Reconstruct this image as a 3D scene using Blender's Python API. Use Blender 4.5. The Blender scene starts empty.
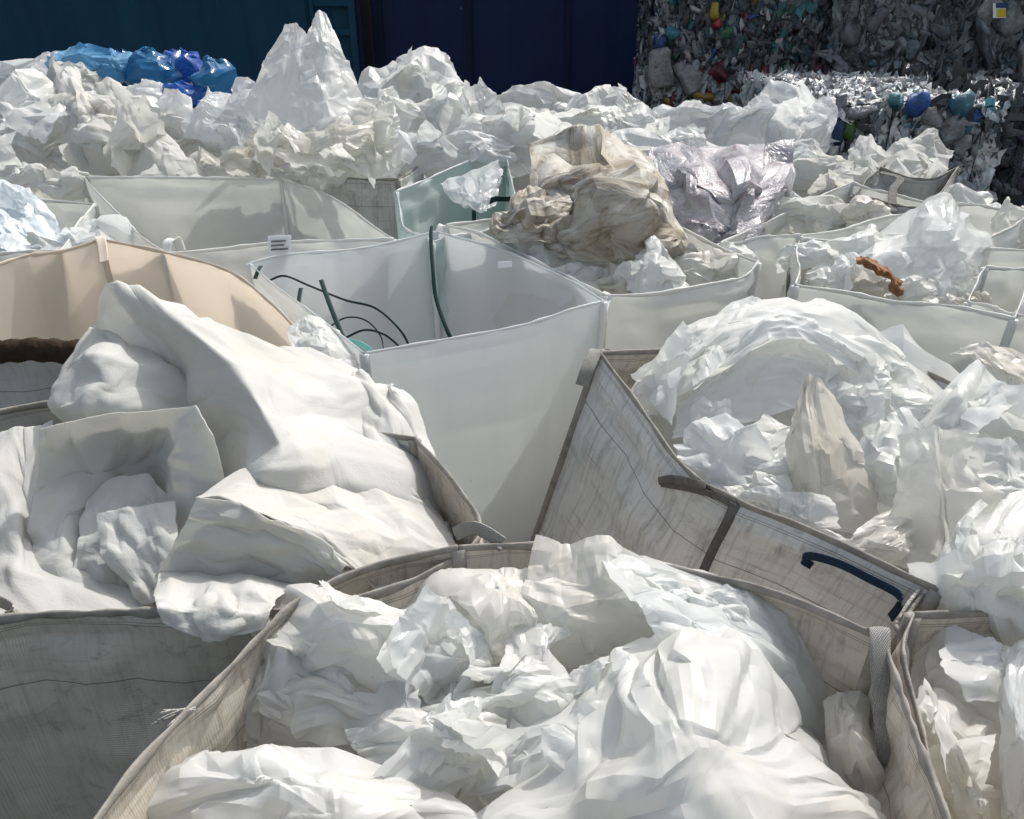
import bpy, bmesh, math, random
import numpy as np
from mathutils import Vector
random.seed(7)
RNG = np.random.RandomState(11)
S = bpy.context.scene
COL = S.collection

# ------------------------------------------------------------------ camera
F_PX, CX, CY, CAM_H, HORIZON = 780.0, 512.0, 409.5, 2.0, -15.0
PITCH = math.atan((CY - HORIZON) / F_PX)
FWD = np.array([0, math.cos(PITCH), -math.sin(PITCH)])
UPV = np.array([0, math.sin(PITCH), math.cos(PITCH)])
RGT = np.array([1.0, 0, 0])
CAMP = np.array([0, 0, CAM_H])
def ray(px, py): return FWD + RGT * (px - CX) / F_PX - UPV * (py - CY) / F_PX
def PY(px, py, Y):
    r = ray(px, py); return CAMP + r * (Y / r[1])
def PZ(px, py, z=1.0):
    r = ray(px, py); return CAMP + r * ((z - CAM_H) / r[2])

cam = bpy.data.cameras.new('camera'); camo = bpy.data.objects.new('camera', cam); COL.objects.link(camo)
cam.sensor_width = 36; cam.lens = 36 * F_PX / 1024.0; cam.clip_end = 500; cam.clip_start = 0.02
camo.location = (0, 0, CAM_H); camo.rotation_euler = (math.pi / 2 - PITCH, 0, 0)
S.camera = camo

# ------------------------------------------------------------------ light
SUN_EL, SUN_AZ = 52.0, 38.0        # azimuth measured from +Y (away from camera) to the right
w = bpy.data.worlds.new('World'); S.world = w; w.use_nodes = True
nt = w.node_tree; nt.nodes.clear()
sky = nt.nodes.new('ShaderNodeTexSky'); sky.sky_type = 'NISHITA'; sky.sun_disc = False
sky.sun_elevation = math.radians(SUN_EL); sky.sun_rotation = math.radians(SUN_AZ)
sky.air_density = 1.3; sky.dust_density = 5.0; sky.ozone_density = 1.0
bg = nt.nodes.new('ShaderNodeBackground'); bg.inputs[1].default_value = 0.15
wo = nt.nodes.new('ShaderNodeOutputWorld')
hs = nt.nodes.new('ShaderNodeHueSaturation'); hs.inputs['Saturation'].default_value = .6
nt.links.new(sky.outputs[0], hs.inputs['Color']); nt.links.new(hs.outputs[0], bg.inputs[0]); nt.links.new(bg.outputs[0], wo.inputs[0])
sd = bpy.data.lights.new('sun', 'SUN'); sd.energy = 2.7; sd.angle = math.radians(0.5); sd.color = (1, 0.985, 0.94)
so = bpy.data.objects.new('sun', sd); COL.objects.link(so)
el, az = math.radians(SUN_EL), math.radians(SUN_AZ)
tosun = Vector((math.sin(az) * math.cos(el), math.cos(az) * math.cos(el), math.sin(el)))
so.rotation_euler = tosun.to_track_quat('Z', 'Y').to_euler()
S.view_settings.view_transform = 'Standard'; S.view_settings.look = 'None'
S.view_settings.gamma = 1; S.view_settings.exposure = 0.24
S.render.engine = 'CYCLES'
S.cycles.max_bounces = 10; S.cycles.diffuse_bounces = 6; S.cycles.transmission_bounces = 8; S.cycles.transparent_max_bounces = 12

# ------------------------------------------------------------------ objects
def link(o, parent=None):
    COL.objects.link(o)
    if parent is not None: o.parent = parent
    return o
def tag(o, label, cat, group=None, kind=None):
    if label: o['label'] = label
    if cat: o['category'] = cat
    if group: o['group'] = group
    if kind: o['kind'] = kind
    return o
def empty(name, loc, label, cat, group=None):
    o = bpy.data.objects.new(name, None); o.location = loc; o.empty_display_size = .1
    link(o); return tag(o, label, cat, group)
def mesh_obj(name, verts, faces, mat, parent=None, uv=None, smooth=True, cols=None, thick=0):
    """uv: per-vertex (n,2); vertices are in world space, moved to the parent's space."""
    V = np.asarray(verts, dtype=float)
    loc = None
    if parent is not None: V = V - np.array(parent.location)
    else:
        loc = V.mean(0); loc[2] = V[:, 2].min(); V = V - loc
    me = bpy.data.meshes.new(name); me.from_pydata(V.tolist(), [], [tuple(int(i) for i in f) for f in faces])
    if uv is not None:
        lay = me.uv_layers.new(name='UVMap')
        li = np.zeros(len(me.loops), dtype=np.int32); me.loops.foreach_get('vertex_index', li)
        lay.data.foreach_set('uv', np.asarray(uv, dtype=np.float32)[li].ravel())
    if cols is not None:
        at = me.attributes.new('tint', 'FLOAT_COLOR', 'POINT')
        c = np.ones((len(V), 4), dtype=np.float32); c[:, :3] = cols; at.data.foreach_set('color', c.ravel())
    if smooth: me.polygons.foreach_set('use_smooth', np.ones(len(me.polygons), dtype=bool))
    for m in (mat if isinstance(mat, (list, tuple)) else [mat]): me.materials.append(m)
    o = bpy.data.objects.new(name, me)
    if loc is not None: o.location = loc
    link(o, parent)
    if thick:
        md = o.modifiers.new('thickness', 'SOLIDIFY'); md.thickness = thick; md.offset = 0
    return o
def grid_faces(n, m):
    i = np.arange(n * m).reshape(n, m)
    return np.stack([i[:-1, :-1], i[:-1, 1:], i[1:, 1:], i[1:, :-1]], -1).reshape(-1, 4)

def boxes(lst):
    """list of (x0,x1,y0,y1,z0,z1) -> verts, faces"""
    V, Fc = [], []
    for (a, b, c, d, e, f) in lst:
        k = len(V)
        V += [(a, c, e), (b, c, e), (b, d, e), (a, d, e), (a, c, f), (b, c, f), (b, d, f), (a, d, f)]
        Fc += [tuple(k + i for i in q) for q in ((0, 3, 2, 1), (4, 5, 6, 7), (0, 1, 5, 4), (1, 2, 6, 5), (2, 3, 7, 6), (3, 0, 4, 7))]
    return V, Fc

def catmull(P, n):
    """P (k,...) -> n samples of a Catmull-Rom curve through P, uniform in parameter"""
    P = np.asarray(P, dtype=float); k = len(P)
    if k == 2:
        t = np.linspace(0, 1, n).reshape((n,) + (1,) * (P.ndim - 1)); return P[0] * (1 - t) + P[1] * t
    Q = np.concatenate([[2 * P[0] - P[1]], P, [2 * P[-1] - P[-2]]])
    s = np.linspace(0, k - 1, n); i = np.minimum(s.astype(int), k - 2); t = (s - i).reshape((n,) + (1,) * (P.ndim - 1))
    a, b, c, d = Q[i], Q[i + 1], Q[i + 2], Q[i + 3]
    return .5 * ((2 * b) + (-a + c) * t + (2 * a - 5 * b + 4 * c - d) * t ** 2 + (-a + 3 * b - 3 * c + d) * t ** 3)
def lin(P, n):
    P = np.asarray(P, dtype=float); k = len(P); x = np.linspace(0, k - 1, n); i = np.minimum(x.astype(int), k - 2)
    t = (x - i).reshape((n,) + (1,) * (P.ndim - 1)); return P[i] * (1 - t) + P[i + 1] * t
def surf(net, n, m, L=False):
    if L: return lin(lin(net, n).transpose(1, 0, 2), m).transpose(1, 0, 2)
    net = np.asarray(net, dtype=float)                  # (r, c, 3)
    A = catmull(net, n)                                 # (n, c, 3)
    return catmull(A.transpose(1, 0, 2), m).transpose(1, 0, 2)

def ribbon(name, pts, width, mat, parent=None, side=None, n=40, thick=.003, twist=0.0):
    """flat strap through world points; side = width direction"""
    C = catmull(np.array(pts), n)
    T = np.gradient(C, axis=0); T /= np.linalg.norm(T, axis=1)[:, None] + 1e-9
    sd_ = np.array(side if side is not None else RGT, dtype=float)
    sds = np.repeat(sd_[None], n, 0)
    sds = sds - T * (sds * T).sum(1)[:, None]; sds /= np.linalg.norm(sds, axis=1)[:, None] + 1e-9
    if twist:
        nr = np.cross(T, sds); a = np.linspace(0, twist, n)[:, None]; sds = sds * np.cos(a) + nr * np.sin(a)
    nr = np.cross(T, sds)
    V, UV = [], []
    L = np.concatenate([[0], np.cumsum(np.linalg.norm(np.diff(C, axis=0), axis=1))])
    for i in range(n):
        for j, q in enumerate(np.linspace(-.5, .5, 7)):
            V.append(C[i] + sds[i] * q * width + nr[i] * (.06 * width * math.cos(q * 3) )); UV.append((q * width, L[i]))
    return mesh_obj(name, V, grid_faces(n, 7), mat, parent, UV, True, thick=thick)
def tube_geo(pts, r, n=30, k=7, flat=1.0):
    C = catmull(np.array(pts), n); T = np.gradient(C, axis=0); T /= np.linalg.norm(T, axis=1)[:, None] + 1e-9
    ref = np.array([0.0, 0, 1]) if abs(T[:, 2]).mean() < .8 else np.array([1.0, 0, 0])
    A = np.cross(T, ref); A /= np.linalg.norm(A, axis=1)[:, None] + 1e-9; B = np.cross(A, T)
    rr = np.broadcast_to(np.asarray(r, dtype=float), (n,)) if np.ndim(r) == 0 else np.interp(np.linspace(0, 1, n), np.linspace(0, 1, len(r)), r)
    V = []
    for i in range(n):
        for j in range(k):
            a = 2 * math.pi * j / k; V.append(C[i] + rr[i] * (A[i] * math.cos(a) * flat + B[i] * math.sin(a)))
    Fc = [(i * k + j, i * k + (j + 1) % k, (i + 1) * k + (j + 1) % k, (i + 1) * k + j) for i in range(n - 1) for j in range(k)]
    Fc += [tuple(range(k - 1, -1, -1)), tuple((n - 1) * k + j for j in range(k))]
    return V, Fc
def tube(name, pts, r, mat, parent=None, n=30, k=7, flat=1.0):
    V, Fc = tube_geo(pts, r, n, k, flat); return mesh_obj(name, V, Fc, mat, parent)

# ------------------------------------------------------------------ crumpling: inextensible sheets with more area than the shape they lie on
def vnoise(shape, cells, rng):
    """smooth random field on a grid"""
    n, m = shape; g = rng.randn(cells + 2, cells + 2)
    return catmull(catmull(g, n).T, m).T
SHEETS = []
def sheet(name, label, cat, net, mat, ex=1.2, res=65, group=None, parent=None, pin=False, stiff=.12, amp=1.0, thick=0.0,
          rag=.5, hold=.02, fine=1.012, px=True, aniso=1.0, seed=None, vary=.6, after=None, uvrep=None, soft=0, pleat=.06, npleat=4, steep=0.0, crink=.09, lin=False, crease=.08, sharp=19):
    if px and steep:
        R_ = len(net) - 1
        net = [[(p[0], p[1], p[2] + steep * (r / R_) ** 1.4 * (net[0][min(j, len(net[0]) - 1)][2] - net[-1][min(j, len(net[-1]) - 1)][2])) for j, p in enumerate(row)] for r, row in enumerate(net)]
    """net: rows of (px, py, Y) control points (px=True) or world points"""
    N = [[PY(*p) if px else np.array(p, dtype=float) for p in row] for row in net]
    SHEETS.append(dict(name=name, label=label, cat=cat, net=np.array(N), mat=mat, ex=ex, res=res, group=group, parent=parent, pin=pin,
                       stiff=stiff, amp=amp, thick=thick, rag=rag, hold=hold, fine=fine, seed=seed if seed is not None else len(SHEETS) * 13 + 5,
                       vary=vary, after=after, soft=soft, pleat=0 if pin else pleat, npleat=npleat, aniso=0.0 if pin else aniso, crink=0 if pin else crink, lin=lin, crease=0 if pin else crease, sharp=0 if (pin or soft) else sharp))
    return SHEETS[-1]
DIRS = [(0, 1), (1, 0), (1, 1), (1, -1)]
def sl(n, m, di, dj):
    if dj >= 0: return (slice(0, n - di), slice(0, m - dj)), (slice(di, n), slice(dj, m))
    return (slice(0, n - di), slice(-dj, m)), (slice(di, n), slice(0, m + dj))
def relax(X, T, EU, EV, stiff, hold, pinmask, iters, k=.42, R=None):
    R = T if R is None else R
    n, m = X.shape[1:3]
    cons = []
    ED = .5 * (EU + EV)
    for (di, dj) in DIRS:
        E = EV if di == 0 else (EU if dj == 0 else ED)
        a, b = sl(n, m, di, dj); sa = (slice(None),) + a; sb = (slice(None),) + b
        L0 = np.linalg.norm(R[sb] - R[sa], axis=-1) * .5 * (E[sa] + E[sb])
        cons.append((sa, sb, L0.astype(np.float32), None))
    for (di, dj) in [(0, 2), (2, 0)]:
        E = EV if di == 0 else EU
        a, b = sl(n, m, di, dj); sa = (slice(None),) + a; sb = (slice(None),) + b
        L0 = np.linalg.norm(R[sb] - R[sa], axis=-1) * .5 * (E[sa] + E[sb]) * (1.0 if R is not T else .99)
        cons.append((sa, sb, L0.astype(np.float32), stiff[:, None, None]))
    free = (1 - pinmask)[..., None].astype(np.float32)
    for it in range(iters):
        for (sa, sb, L0, st) in cons:
            d = X[sb] - X[sa]
            L = np.sqrt((d * d).sum(-1)) + 1e-9
            c = (1 - L0 / L)
            c = c * k if st is None else np.minimum(c, 0) * st
            d *= c[..., None]; d *= .5
            X[sa] += d * free[sa]; X[sb] -= d * free[sb]
        X += (T - X) * hold[:, None, None, None]
        X += (T - X) * pinmask[..., None]
    return X
def upsample(X):
    s, n, m, _ = X.shape
    Y = np.zeros((s, 2 * n - 1, m, 3), dtype=np.float32); Y[:, ::2] = X; Y[:, 1::2] = .5 * (X[:, 1:] + X[:, :-1])
    Z = np.zeros((s, 2 * n - 1, 2 * m - 1, 3), dtype=np.float32); Z[:, :, ::2] = Y; Z[:, :, 1::2] = .5 * (Y[:, :, 1:] + Y[:, :, :-1])
    return Z
def normals(T):
    du = np.gradient(T, axis=1); dv = np.gradient(T, axis=2); nr = np.cross(du, dv)
    return nr / (np.linalg.norm(nr, axis=-1)[..., None] + 1e-9)
def bilin(A, U, V):
    """A (n,n,3) looked up at U,V in 0..1"""
    n = A.shape[0]; x = np.clip(U, 0, 1) * (n - 1); y = np.clip(V, 0, 1) * (n - 1)
    i = np.minimum(x.astype(int), n - 2); j = np.minimum(y.astype(int), n - 2); a = (x - i)[..., None]; b = (y - j)[..., None]
    return (A[i, j] * (1 - a) + A[i + 1, j] * a) * (1 - b) + (A[i, j + 1] * (1 - a) + A[i + 1, j + 1] * a) * b
def folded(i):
    """the shape the sheet lies on, with long straight folds running across it"""
    n = 129; T = surf(i['net'], n, n, i['lin']); rg = np.random.RandomState(i['seed'] + 77)
    if i['pleat']:
        nr = normals(T[None])[0]
        size = .5 * (np.linalg.norm(np.diff(T, axis=0), axis=-1).sum(0).mean() + np.linalg.norm(np.diff(T, axis=1), axis=-1).sum(1).mean())
        U, V = np.meshgrid(np.linspace(0, 1, n), np.linspace(0, 1, n), indexing='ij'); D = np.zeros((n, n))
        for k in range(i['npleat']):
            th = rg.rand() * math.pi; fr = rg.uniform(.7, 2.6); c0 = rg.uniform(-.6, .6, 2)
            fan = math.atan2(1, 0)
            if rg.rand() < .5:      # fan of folds from a point outside or inside the sheet
                ang = np.arctan2(V - .5 - c0[1] * 1.4, U - .5 - c0[0] * 1.4 + 1e-6); s_ = ang * rg.uniform(.8, 2.2) + .25 * vnoise((n, n), 3, rg)
                wgt = np.clip(np.hypot(U - .5 - c0[0] * 1.4, V - .5 - c0[1] * 1.4) * 2.0, 0, 1)
                fr = 2.0
            else:
                s_ = (U * math.cos(th) + V * math.sin(th)) * fr + .22 * vnoise((n, n), 3, rg) + rg.rand(); wgt = 1.0
            fr_ = s_ - np.floor(s_); duty = rg.uniform(.2, .8)
            tri = np.where(fr_ < duty, fr_ / duty, (1 - fr_) / (1 - duty)) - .5
            if i['soft']: tri = .5 * np.sin(2 * math.pi * s_) * .8
            msk = np.clip(.55 + .7 * vnoise((n, n), 3, rg), 0, 1.3) * wgt
            D += tri * msk * i['pleat'] * size / fr
        edge = np.minimum(np.minimum(U, 1 - U), np.minimum(V, 1 - V)); D *= np.clip(.35 + edge * 5, 0, 1)
        T = T + nr * D[..., None]
    return T
def creases(i, n):
    """long sharp folds: asymmetric triangle waves, straight or fanning from a point, each fading out"""
    rg = np.random.RandomState(i['seed'] + 501); U, V = np.meshgrid(np.linspace(0, 1, n), np.linspace(0, 1, n), indexing='ij'); D = np.zeros((n, n))
    for k in range(5):
        th = rg.rand() * math.pi; c0 = rg.uniform(-.2, 1.2, 2)
        if k % 2:
            s_ = np.arctan2(V - c0[1], U - c0[0] + 1e-6) * rg.uniform(1.5, 4.5); rad = np.hypot(U - c0[0], V - c0[1]); per = rad / 3.0 * 2
            wgt = np.clip(rad * 2.5, 0, 1) * np.clip(1.4 - rad, 0, 1); s_ = s_ + .05 * vnoise((n, n), 2, rg)
        else:
            fr = rg.uniform(2.5, 7.0); s_ = (U * math.cos(th) + V * math.sin(th)) * fr + .13 * vnoise((n, n), 2, rg); per = 1 / fr; wgt = 1.0
        # uneven spacing of the folds
        q = np.floor(s_); f_ = s_ - q; h = np.abs(np.sin(q * 12.9898 + k * 4.1) * 43758.5) % 1; du = .25 + .5 * h
        tri = np.where(f_ < du, f_ / du, (1 - f_) / (1 - du)) * (.35 + .65 * ((h * 7.3) % 1))
        msk = np.clip(.15 + .95 * vnoise((n, n), 3, rg), 0, 1.2)
        D += tri * per * wgt * msk
    return D
def solve_group(items, res):
    levels = [9]
    while levels[-1] < res: levels.append(levels[-1] * 2 - 1)
    stiff = np.array([i['stiff'] for i in items], np.float32); hold = np.array([i['hold'] for i in items], np.float32)
    X = None; W = None; FT = [folded(i) for i in items]
    for li, n in enumerate(levels):
        if W is None:
            W = np.zeros((len(items), n, n, 3), np.float32)
            for q, i in enumerate(items):
                U, V = np.meshgrid(np.linspace(0, 1, n), np.linspace(0, 1, n), indexing='ij'); rg = np.random.RandomState(i['seed'] + 3)
                if not i['pin']:
                    j = rg.uniform(-.42, .42, (2, n, n)) / (n - 1)
                    j[0, 0] = j[0, -1] = 0; j[1, :, 0] = j[1, :, -1] = 0
                    U = U + j[0]; V = V + j[1]
                W[q, ..., 0] = U; W[q, ..., 1] = V
        else: W = upsample(W)
        T = np.stack([bilin(FT[q], W[q, ..., 0], W[q, ..., 1]) for q in range(len(items))]).astype(np.float32)
        EU = np.ones(T.shape[:3], np.float32); EV = EU.copy(); pm = np.zeros(T.shape[:3], np.float32)
        for q, i in enumerate(items):
            rg = np.random.RandomState(i['seed']); f = vnoise((n, n), 4, rg)
            f = np.clip(1 + i['vary'] * np.clip(f, -1.5, 1.5), .1, 2.2); an = np.clip(.5 + i['aniso'] * 1.2 * vnoise((n, n), 2, rg), 0, 1)
            if li <= 1:
                EU[q] = 1 + (i['ex'] - 1) * f * 2 * an; EV[q] = 1 + (i['ex'] - 1) * f * 2 * (1 - an)
            elif li == 2:
                fz = 1 + (i['fine'] - 1) * np.clip(1 + 1.2 * vnoise((n, n), 5, rg), 0, 2.5); EU[q] = fz; EV[q] = fz
            if i['pin']:
                e = np.zeros((n, n), np.float32); e[0] = e[-1] = 1; e[:, 0] = e[:, -1] = 1; pm[q] = e
        nr = normals(T)
        cell = np.linalg.norm(np.diff(T, axis=2), axis=-1).mean((1, 2))
        if X is None:
            X = T.copy()
            for q, i in enumerate(items):
                rg = np.random.RandomState(i['seed'] + 1)
                a = (vnoise((n, n), 3, rg) * .8 + rg.randn(n, n) * .3) * cell[q] * i['amp'] * min(1, (i['ex'] - 1) * 6)
                X[q] += nr[q] * a[..., None] + rg.randn(n, n, 3) * cell[q] * .04 * (not i['pin'])
            X = relax(X, T, EU, EV, stiff * .5, hold, pm, 120)
        else:
            X = upsample(X); R = X.copy() if li > 1 else None
            for q, i in enumerate(items):
                rg = np.random.RandomState(i['seed'] + 2 + li)
                msk = np.clip(.35 + .9 * vnoise((n, n), 4, rg), .12, 1.4)
                a = rg.randn(n, n) * msk * cell[q] * i['crink'] * (1.6 if li == 1 else 1.0) * (li < 3)
                if i['soft']: a *= .45
                X[q] += nr[q] * a[..., None]
            X = relax(X, T, EU, EV, stiff * (.8 if li < 2 else .12), hold * (.3 if li > 1 else .6), pm, (60, 14, 5, 3)[min(li - 1, 3)], R=R)
    NR = normals(X)
    for q, i in enumerate(items):
        if i['crease']:
            T = FT[q]; size = .5 * (np.linalg.norm(np.diff(T, axis=0), axis=-1).sum(0).mean() + np.linalg.norm(np.diff(T, axis=1), axis=-1).sum(1).mean())
            X[q] += NR[q] * (creases(i, X.shape[1]) * size * i['crease'])[..., None]
        for _ in range(i['soft']):
            x = X[q]; y = x.copy(); y[1:-1, 1:-1] = .5 * x[1:-1, 1:-1] + .125 * (x[:-2, 1:-1] + x[2:, 1:-1] + x[1:-1, :-2] + x[1:-1, 2:]); X[q] = y
    return X
BUILT = []
def build_sheets():
    byres = {}
    for i in SHEETS: byres.setdefault(i['res'], []).append(i)
    for res, items in byres.items():
        X = solve_group(items, res); n = X.shape[1]
        for q, i in enumerate(items):
            x = X[q].astype(float); rg = np.random.RandomState(i['seed'] + 9)
            if i['rag'] and not i['pin']:
                for edge, inn in ((np.s_[0, :], np.s_[2, :]), (np.s_[-1, :], np.s_[-3, :]), (np.s_[:, 0], np.s_[:, 2]), (np.s_[:, -1], np.s_[:, -3])):
                    t = np.clip(i['rag'] * (catmull(rg.rand(14), n) + .35 * rg.rand(n) - .3), -.3, .8)[:, None]
                    x[edge] = x[edge] * (1 - t) + x[inn] * t
            T = surf(i['net'], 9, 9)
            lu = np.linalg.norm(np.diff(T, axis=0), axis=-1).sum(0).mean() * i['ex']; lv = np.linalg.norm(np.diff(T, axis=1), axis=-1).sum(1).mean() * i['ex']
            U, V = np.meshgrid(np.linspace(0, lu, n), np.linspace(0, lv, n), indexing='ij')
            off = np.random.RandomState(i['seed']).rand(2) * (0 if i['pin'] else 20)
            o = mesh_obj(i['name'], x.reshape(-1, 3), grid_faces(n, n), i['mat'], i['parent'], np.stack([V.ravel() + off[0], U.ravel() + off[1]], 1), True, thick=i['thick'])
            BUILT.append(o)
            if i['sharp']: o.data.set_sharp_from_angle(angle=math.radians(i['sharp']))
            if i['parent'] is None: tag(o, i['label'], i['cat'], i['group'])
            elif i['label']: o['label'] = i['label']
            if i['after']: i['after'](o, x)
    SHEETS.clear()
# ------------------------------------------------------------------ materials
class NB:
    def __init__(s, name):
        s.m = bpy.data.materials.new(name); s.m.use_nodes = True; s.t = s.m.node_tree; s.t.nodes.clear()
        s.out = s.n('ShaderNodeOutputMaterial')
    def n(s, typ, **kw):
        x = s.t.nodes.new(typ)
        for k, v in kw.items():
            if hasattr(x, k): setattr(x, k, v)
        return x
    def l(s, a, b): s.t.links.new(a, b)
    def inp(s, node, key, val):
        if hasattr(val, 'is_linked') or hasattr(val, 'links'): s.l(val, node.inputs[key])
        else: node.inputs[key].default_value = val
    def coord(s, which='UV'):
        return s.n('ShaderNodeTexCoord').outputs[which]
    def map(s, vec, scale=(1, 1, 1), loc=(0, 0, 0), rot=(0, 0, 0)):
        x = s.n('ShaderNodeMapping'); s.l(vec, x.inputs[0]); x.inputs['Scale'].default_value = scale; x.inputs['Location'].default_value = loc; x.inputs['Rotation'].default_value = rot
        return x.outputs[0]
    def noise(s, vec, scale, detail=4, rough=.55, dist=0.0, dim='3D'):
        x = s.n('ShaderNodeTexNoise'); x.noise_dimensions = dim; s.l(vec, x.inputs['Vector']); x.inputs['Scale'].default_value = scale
        x.inputs['Detail'].default_value = detail; x.inputs['Roughness'].default_value = rough; x.inputs['Distortion'].default_value = dist
        return x.outputs['Fac']
    def voro(s, vec, scale, feature='F1', out='Distance', rnd=1.0):
        x = s.n('ShaderNodeTexVoronoi'); x.feature = feature; s.l(vec, x.inputs['Vector']); x.inputs['Scale'].default_value = scale
        x.inputs['Randomness'].default_value = rnd
        return x.outputs[out]
    def wave(s, vec, scale, axis='X', dist=0.0):
        x = s.n('ShaderNodeTexWave'); x.bands_direction = axis; s.l(vec, x.inputs['Vector']); x.inputs['Scale'].default_value = scale; x.inputs['Distortion'].default_value = dist
        return x.outputs['Fac']
    def ramp(s, fac, stops, interp='LINEAR'):
        x = s.n('ShaderNodeValToRGB'); s.l(fac, x.inputs[0]); x.color_ramp.interpolation = interp
        e = x.color_ramp.elements
        while len(e) < len(stops): e.new(.5)
        for q, (p, c) in zip(e, stops):
            q.position = p; q.color = (c, c, c, 1) if not isinstance(c, tuple) else (c + (1,))[:4]
        return x.outputs[0]
    def math(s, op, a, b=0.0, clamp=False):
        x = s.n('ShaderNodeMath'); x.operation = op; x.use_clamp = clamp; s.inp(x, 0, a); s.inp(x, 1, b); return x.outputs[0]
    def mix(s, fac, a, b, blend='MIX'):
        x = s.n('ShaderNodeMix'); x.data_type = 'RGBA'; x.blend_type = blend; s.inp(x, 0, fac)
        for k, v in ((6, a), (7, b)):
            if isinstance(v, tuple): x.inputs[k].default_value = (v + (1,))[:4]
            else: s.l(v, x.inputs[k])
        return x.outputs[2]
    def bump(s, h, strength, dist=.005, nrm=None):
        x = s.n('ShaderNodeBump'); s.l(h, x.inputs['Height']); x.inputs['Strength'].default_value = strength; x.inputs['Distance'].default_value = dist
        if nrm is not None: s.l(nrm, x.inputs['Normal'])
        return x.outputs[0]
    def bsdf(s, col, rough=.5, spec=.5, nrm=None, metal=0.0, trans=0.0, tcol=None, clear=0.0, coat=0.0):
        p = s.n('ShaderNodeBsdfPrincipled')
        s.inp(p, 'Base Color', col if not isinstance(col, tuple) else (col + (1,))[:4]); s.inp(p, 'Roughness', rough); s.inp(p, 'Specular IOR Level', spec); s.inp(p, 'Metallic', metal)
        if coat: p.inputs['Coat Weight'].default_value = coat; p.inputs['Coat Roughness'].default_value = .15
        if nrm is not None: s.l(nrm, p.inputs['Normal'])
        sh = p.outputs[0]
        if trans:
            t = s.n('ShaderNodeBsdfTranslucent'); tc = tcol if tcol is not None else col
            s.inp(t, 'Color', tc if not isinstance(tc, tuple) else (tc + (1,))[:4])
            if nrm is not None: s.l(nrm, t.inputs['Normal'])
            mx = s.n('ShaderNodeMixShader'); s.inp(mx, 0, trans); s.l(sh, mx.inputs[1]); s.l(t.outputs[0], mx.inputs[2]); sh = mx.outputs[0]
        if clear:
            t = s.n('ShaderNodeBsdfTransparent'); mx = s.n('ShaderNodeMixShader'); s.inp(mx, 0, clear); s.l(sh, mx.inputs[1]); s.l(t.outputs[0], mx.inputs[2]); sh = mx.outputs[0]
        s.l(sh, s.out.inputs[0]); return s.m

def film(name, base=(.78, .79, .785), warm=(.80, .785, .73), dirt=.38, dirtcol=(.36, .30, .21), rough=.29, trans=.46, tcol=(.83, .84, .82), crease=.5, spots=.5, clear=0.0):
    b = NB(name); uv = b.coord('UV'); oi = b.n('ShaderNodeObjectInfo').outputs['Random']
    n1 = b.noise(uv, 3.2, 4, .55, .6); n2 = b.noise(uv, 9, 6, .65, 1.0); n3 = b.noise(uv, 60, 3, .6)
    c = b.mix(b.math('MULTIPLY', b.ramp(n1, [(.42, 0.0), (.68, 1.0)]), b.math('ADD', .25, b.math('MULTIPLY', oi, .75))), base, warm)
    dm = b.math('MULTIPLY', b.ramp(n2, [(.58, 0.0), (.72, 1.0)]), dirt)
    c = b.mix(dm, c, dirtcol)
    sp = b.math('MULTIPLY', b.ramp(b.voro(uv, 22), [(.055, 1.0), (.075, 0.0)]), b.math('MULTIPLY', b.ramp(b.noise(uv, 5, 2), [(.56, 0.0), (.62, 1.0)]), spots))
    c = b.mix(sp, c, (.12, .10, .08))
    # crease bump: tilted facets with sharp edges, plus fine crackle
    wob = b.n('ShaderNodeMix'); wob.data_type = 'VECTOR'; wob.inputs[0].default_value = .035
    nz = b.n('ShaderNodeTexNoise'); b.l(uv, nz.inputs['Vector']); nz.inputs['Scale'].default_value = 5; nz.inputs['Detail'].default_value = 2
    b.l(uv, wob.inputs[4]); b.l(nz.outputs['Color'], wob.inputs[5]); uw = wob.outputs[1]
    def facets(sc, rot):
        vm = b.map(uw, (1, .55, 1), rot=(0, 0, rot)); x = b.n('ShaderNodeTexVoronoi'); x.voronoi_dimensions = '2D'; b.l(vm, x.inputs['Vector']); x.inputs['Scale'].default_value = sc
        sb = b.n('ShaderNodeVectorMath'); sb.operation = 'SUBTRACT'; b.l(vm, sb.inputs[0]); b.l(x.outputs['Position'], sb.inputs[1])
        cc = b.n('ShaderNodeVectorMath'); cc.operation = 'SUBTRACT'; b.l(x.outputs['Color'], cc.inputs[0]); cc.inputs[1].default_value = (.5, .5, .5)
        d = b.n('ShaderNodeVectorMath'); d.operation = 'DOT_PRODUCT'; b.l(sb.outputs[0], d.inputs[0]); b.l(cc.outputs[0], d.inputs[1]); return d.outputs['Value']
    mk = b.ramp(b.noise(b.map(uv, loc=(9, 4, 0)), 3.5, 2), [(.40, 0.0), (.62, 1.0)])
    h = b.math('MULTIPLY', b.math('ADD', facets(17, .5), b.math('MULTIPLY', facets(31, 2.0), .7)), mk)
    nr = b.bump(h, min(1, crease * 1.6), .55)
    r3 = b.math('ABSOLUTE', b.math('SUBTRACT', b.noise(uv, 34, 2, .5, .5), .5))
    nr = b.bump(r3, crease * .25, .004, nr)
    nr = b.bump(n3, .06, .002, nr)
    rg = b.math('ADD', rough - .06, b.math('MULTIPLY', n2, .16))
    return b.bsdf(c, rg, .5, nr, trans=trans, tcol=tcol, clear=clear)

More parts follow.
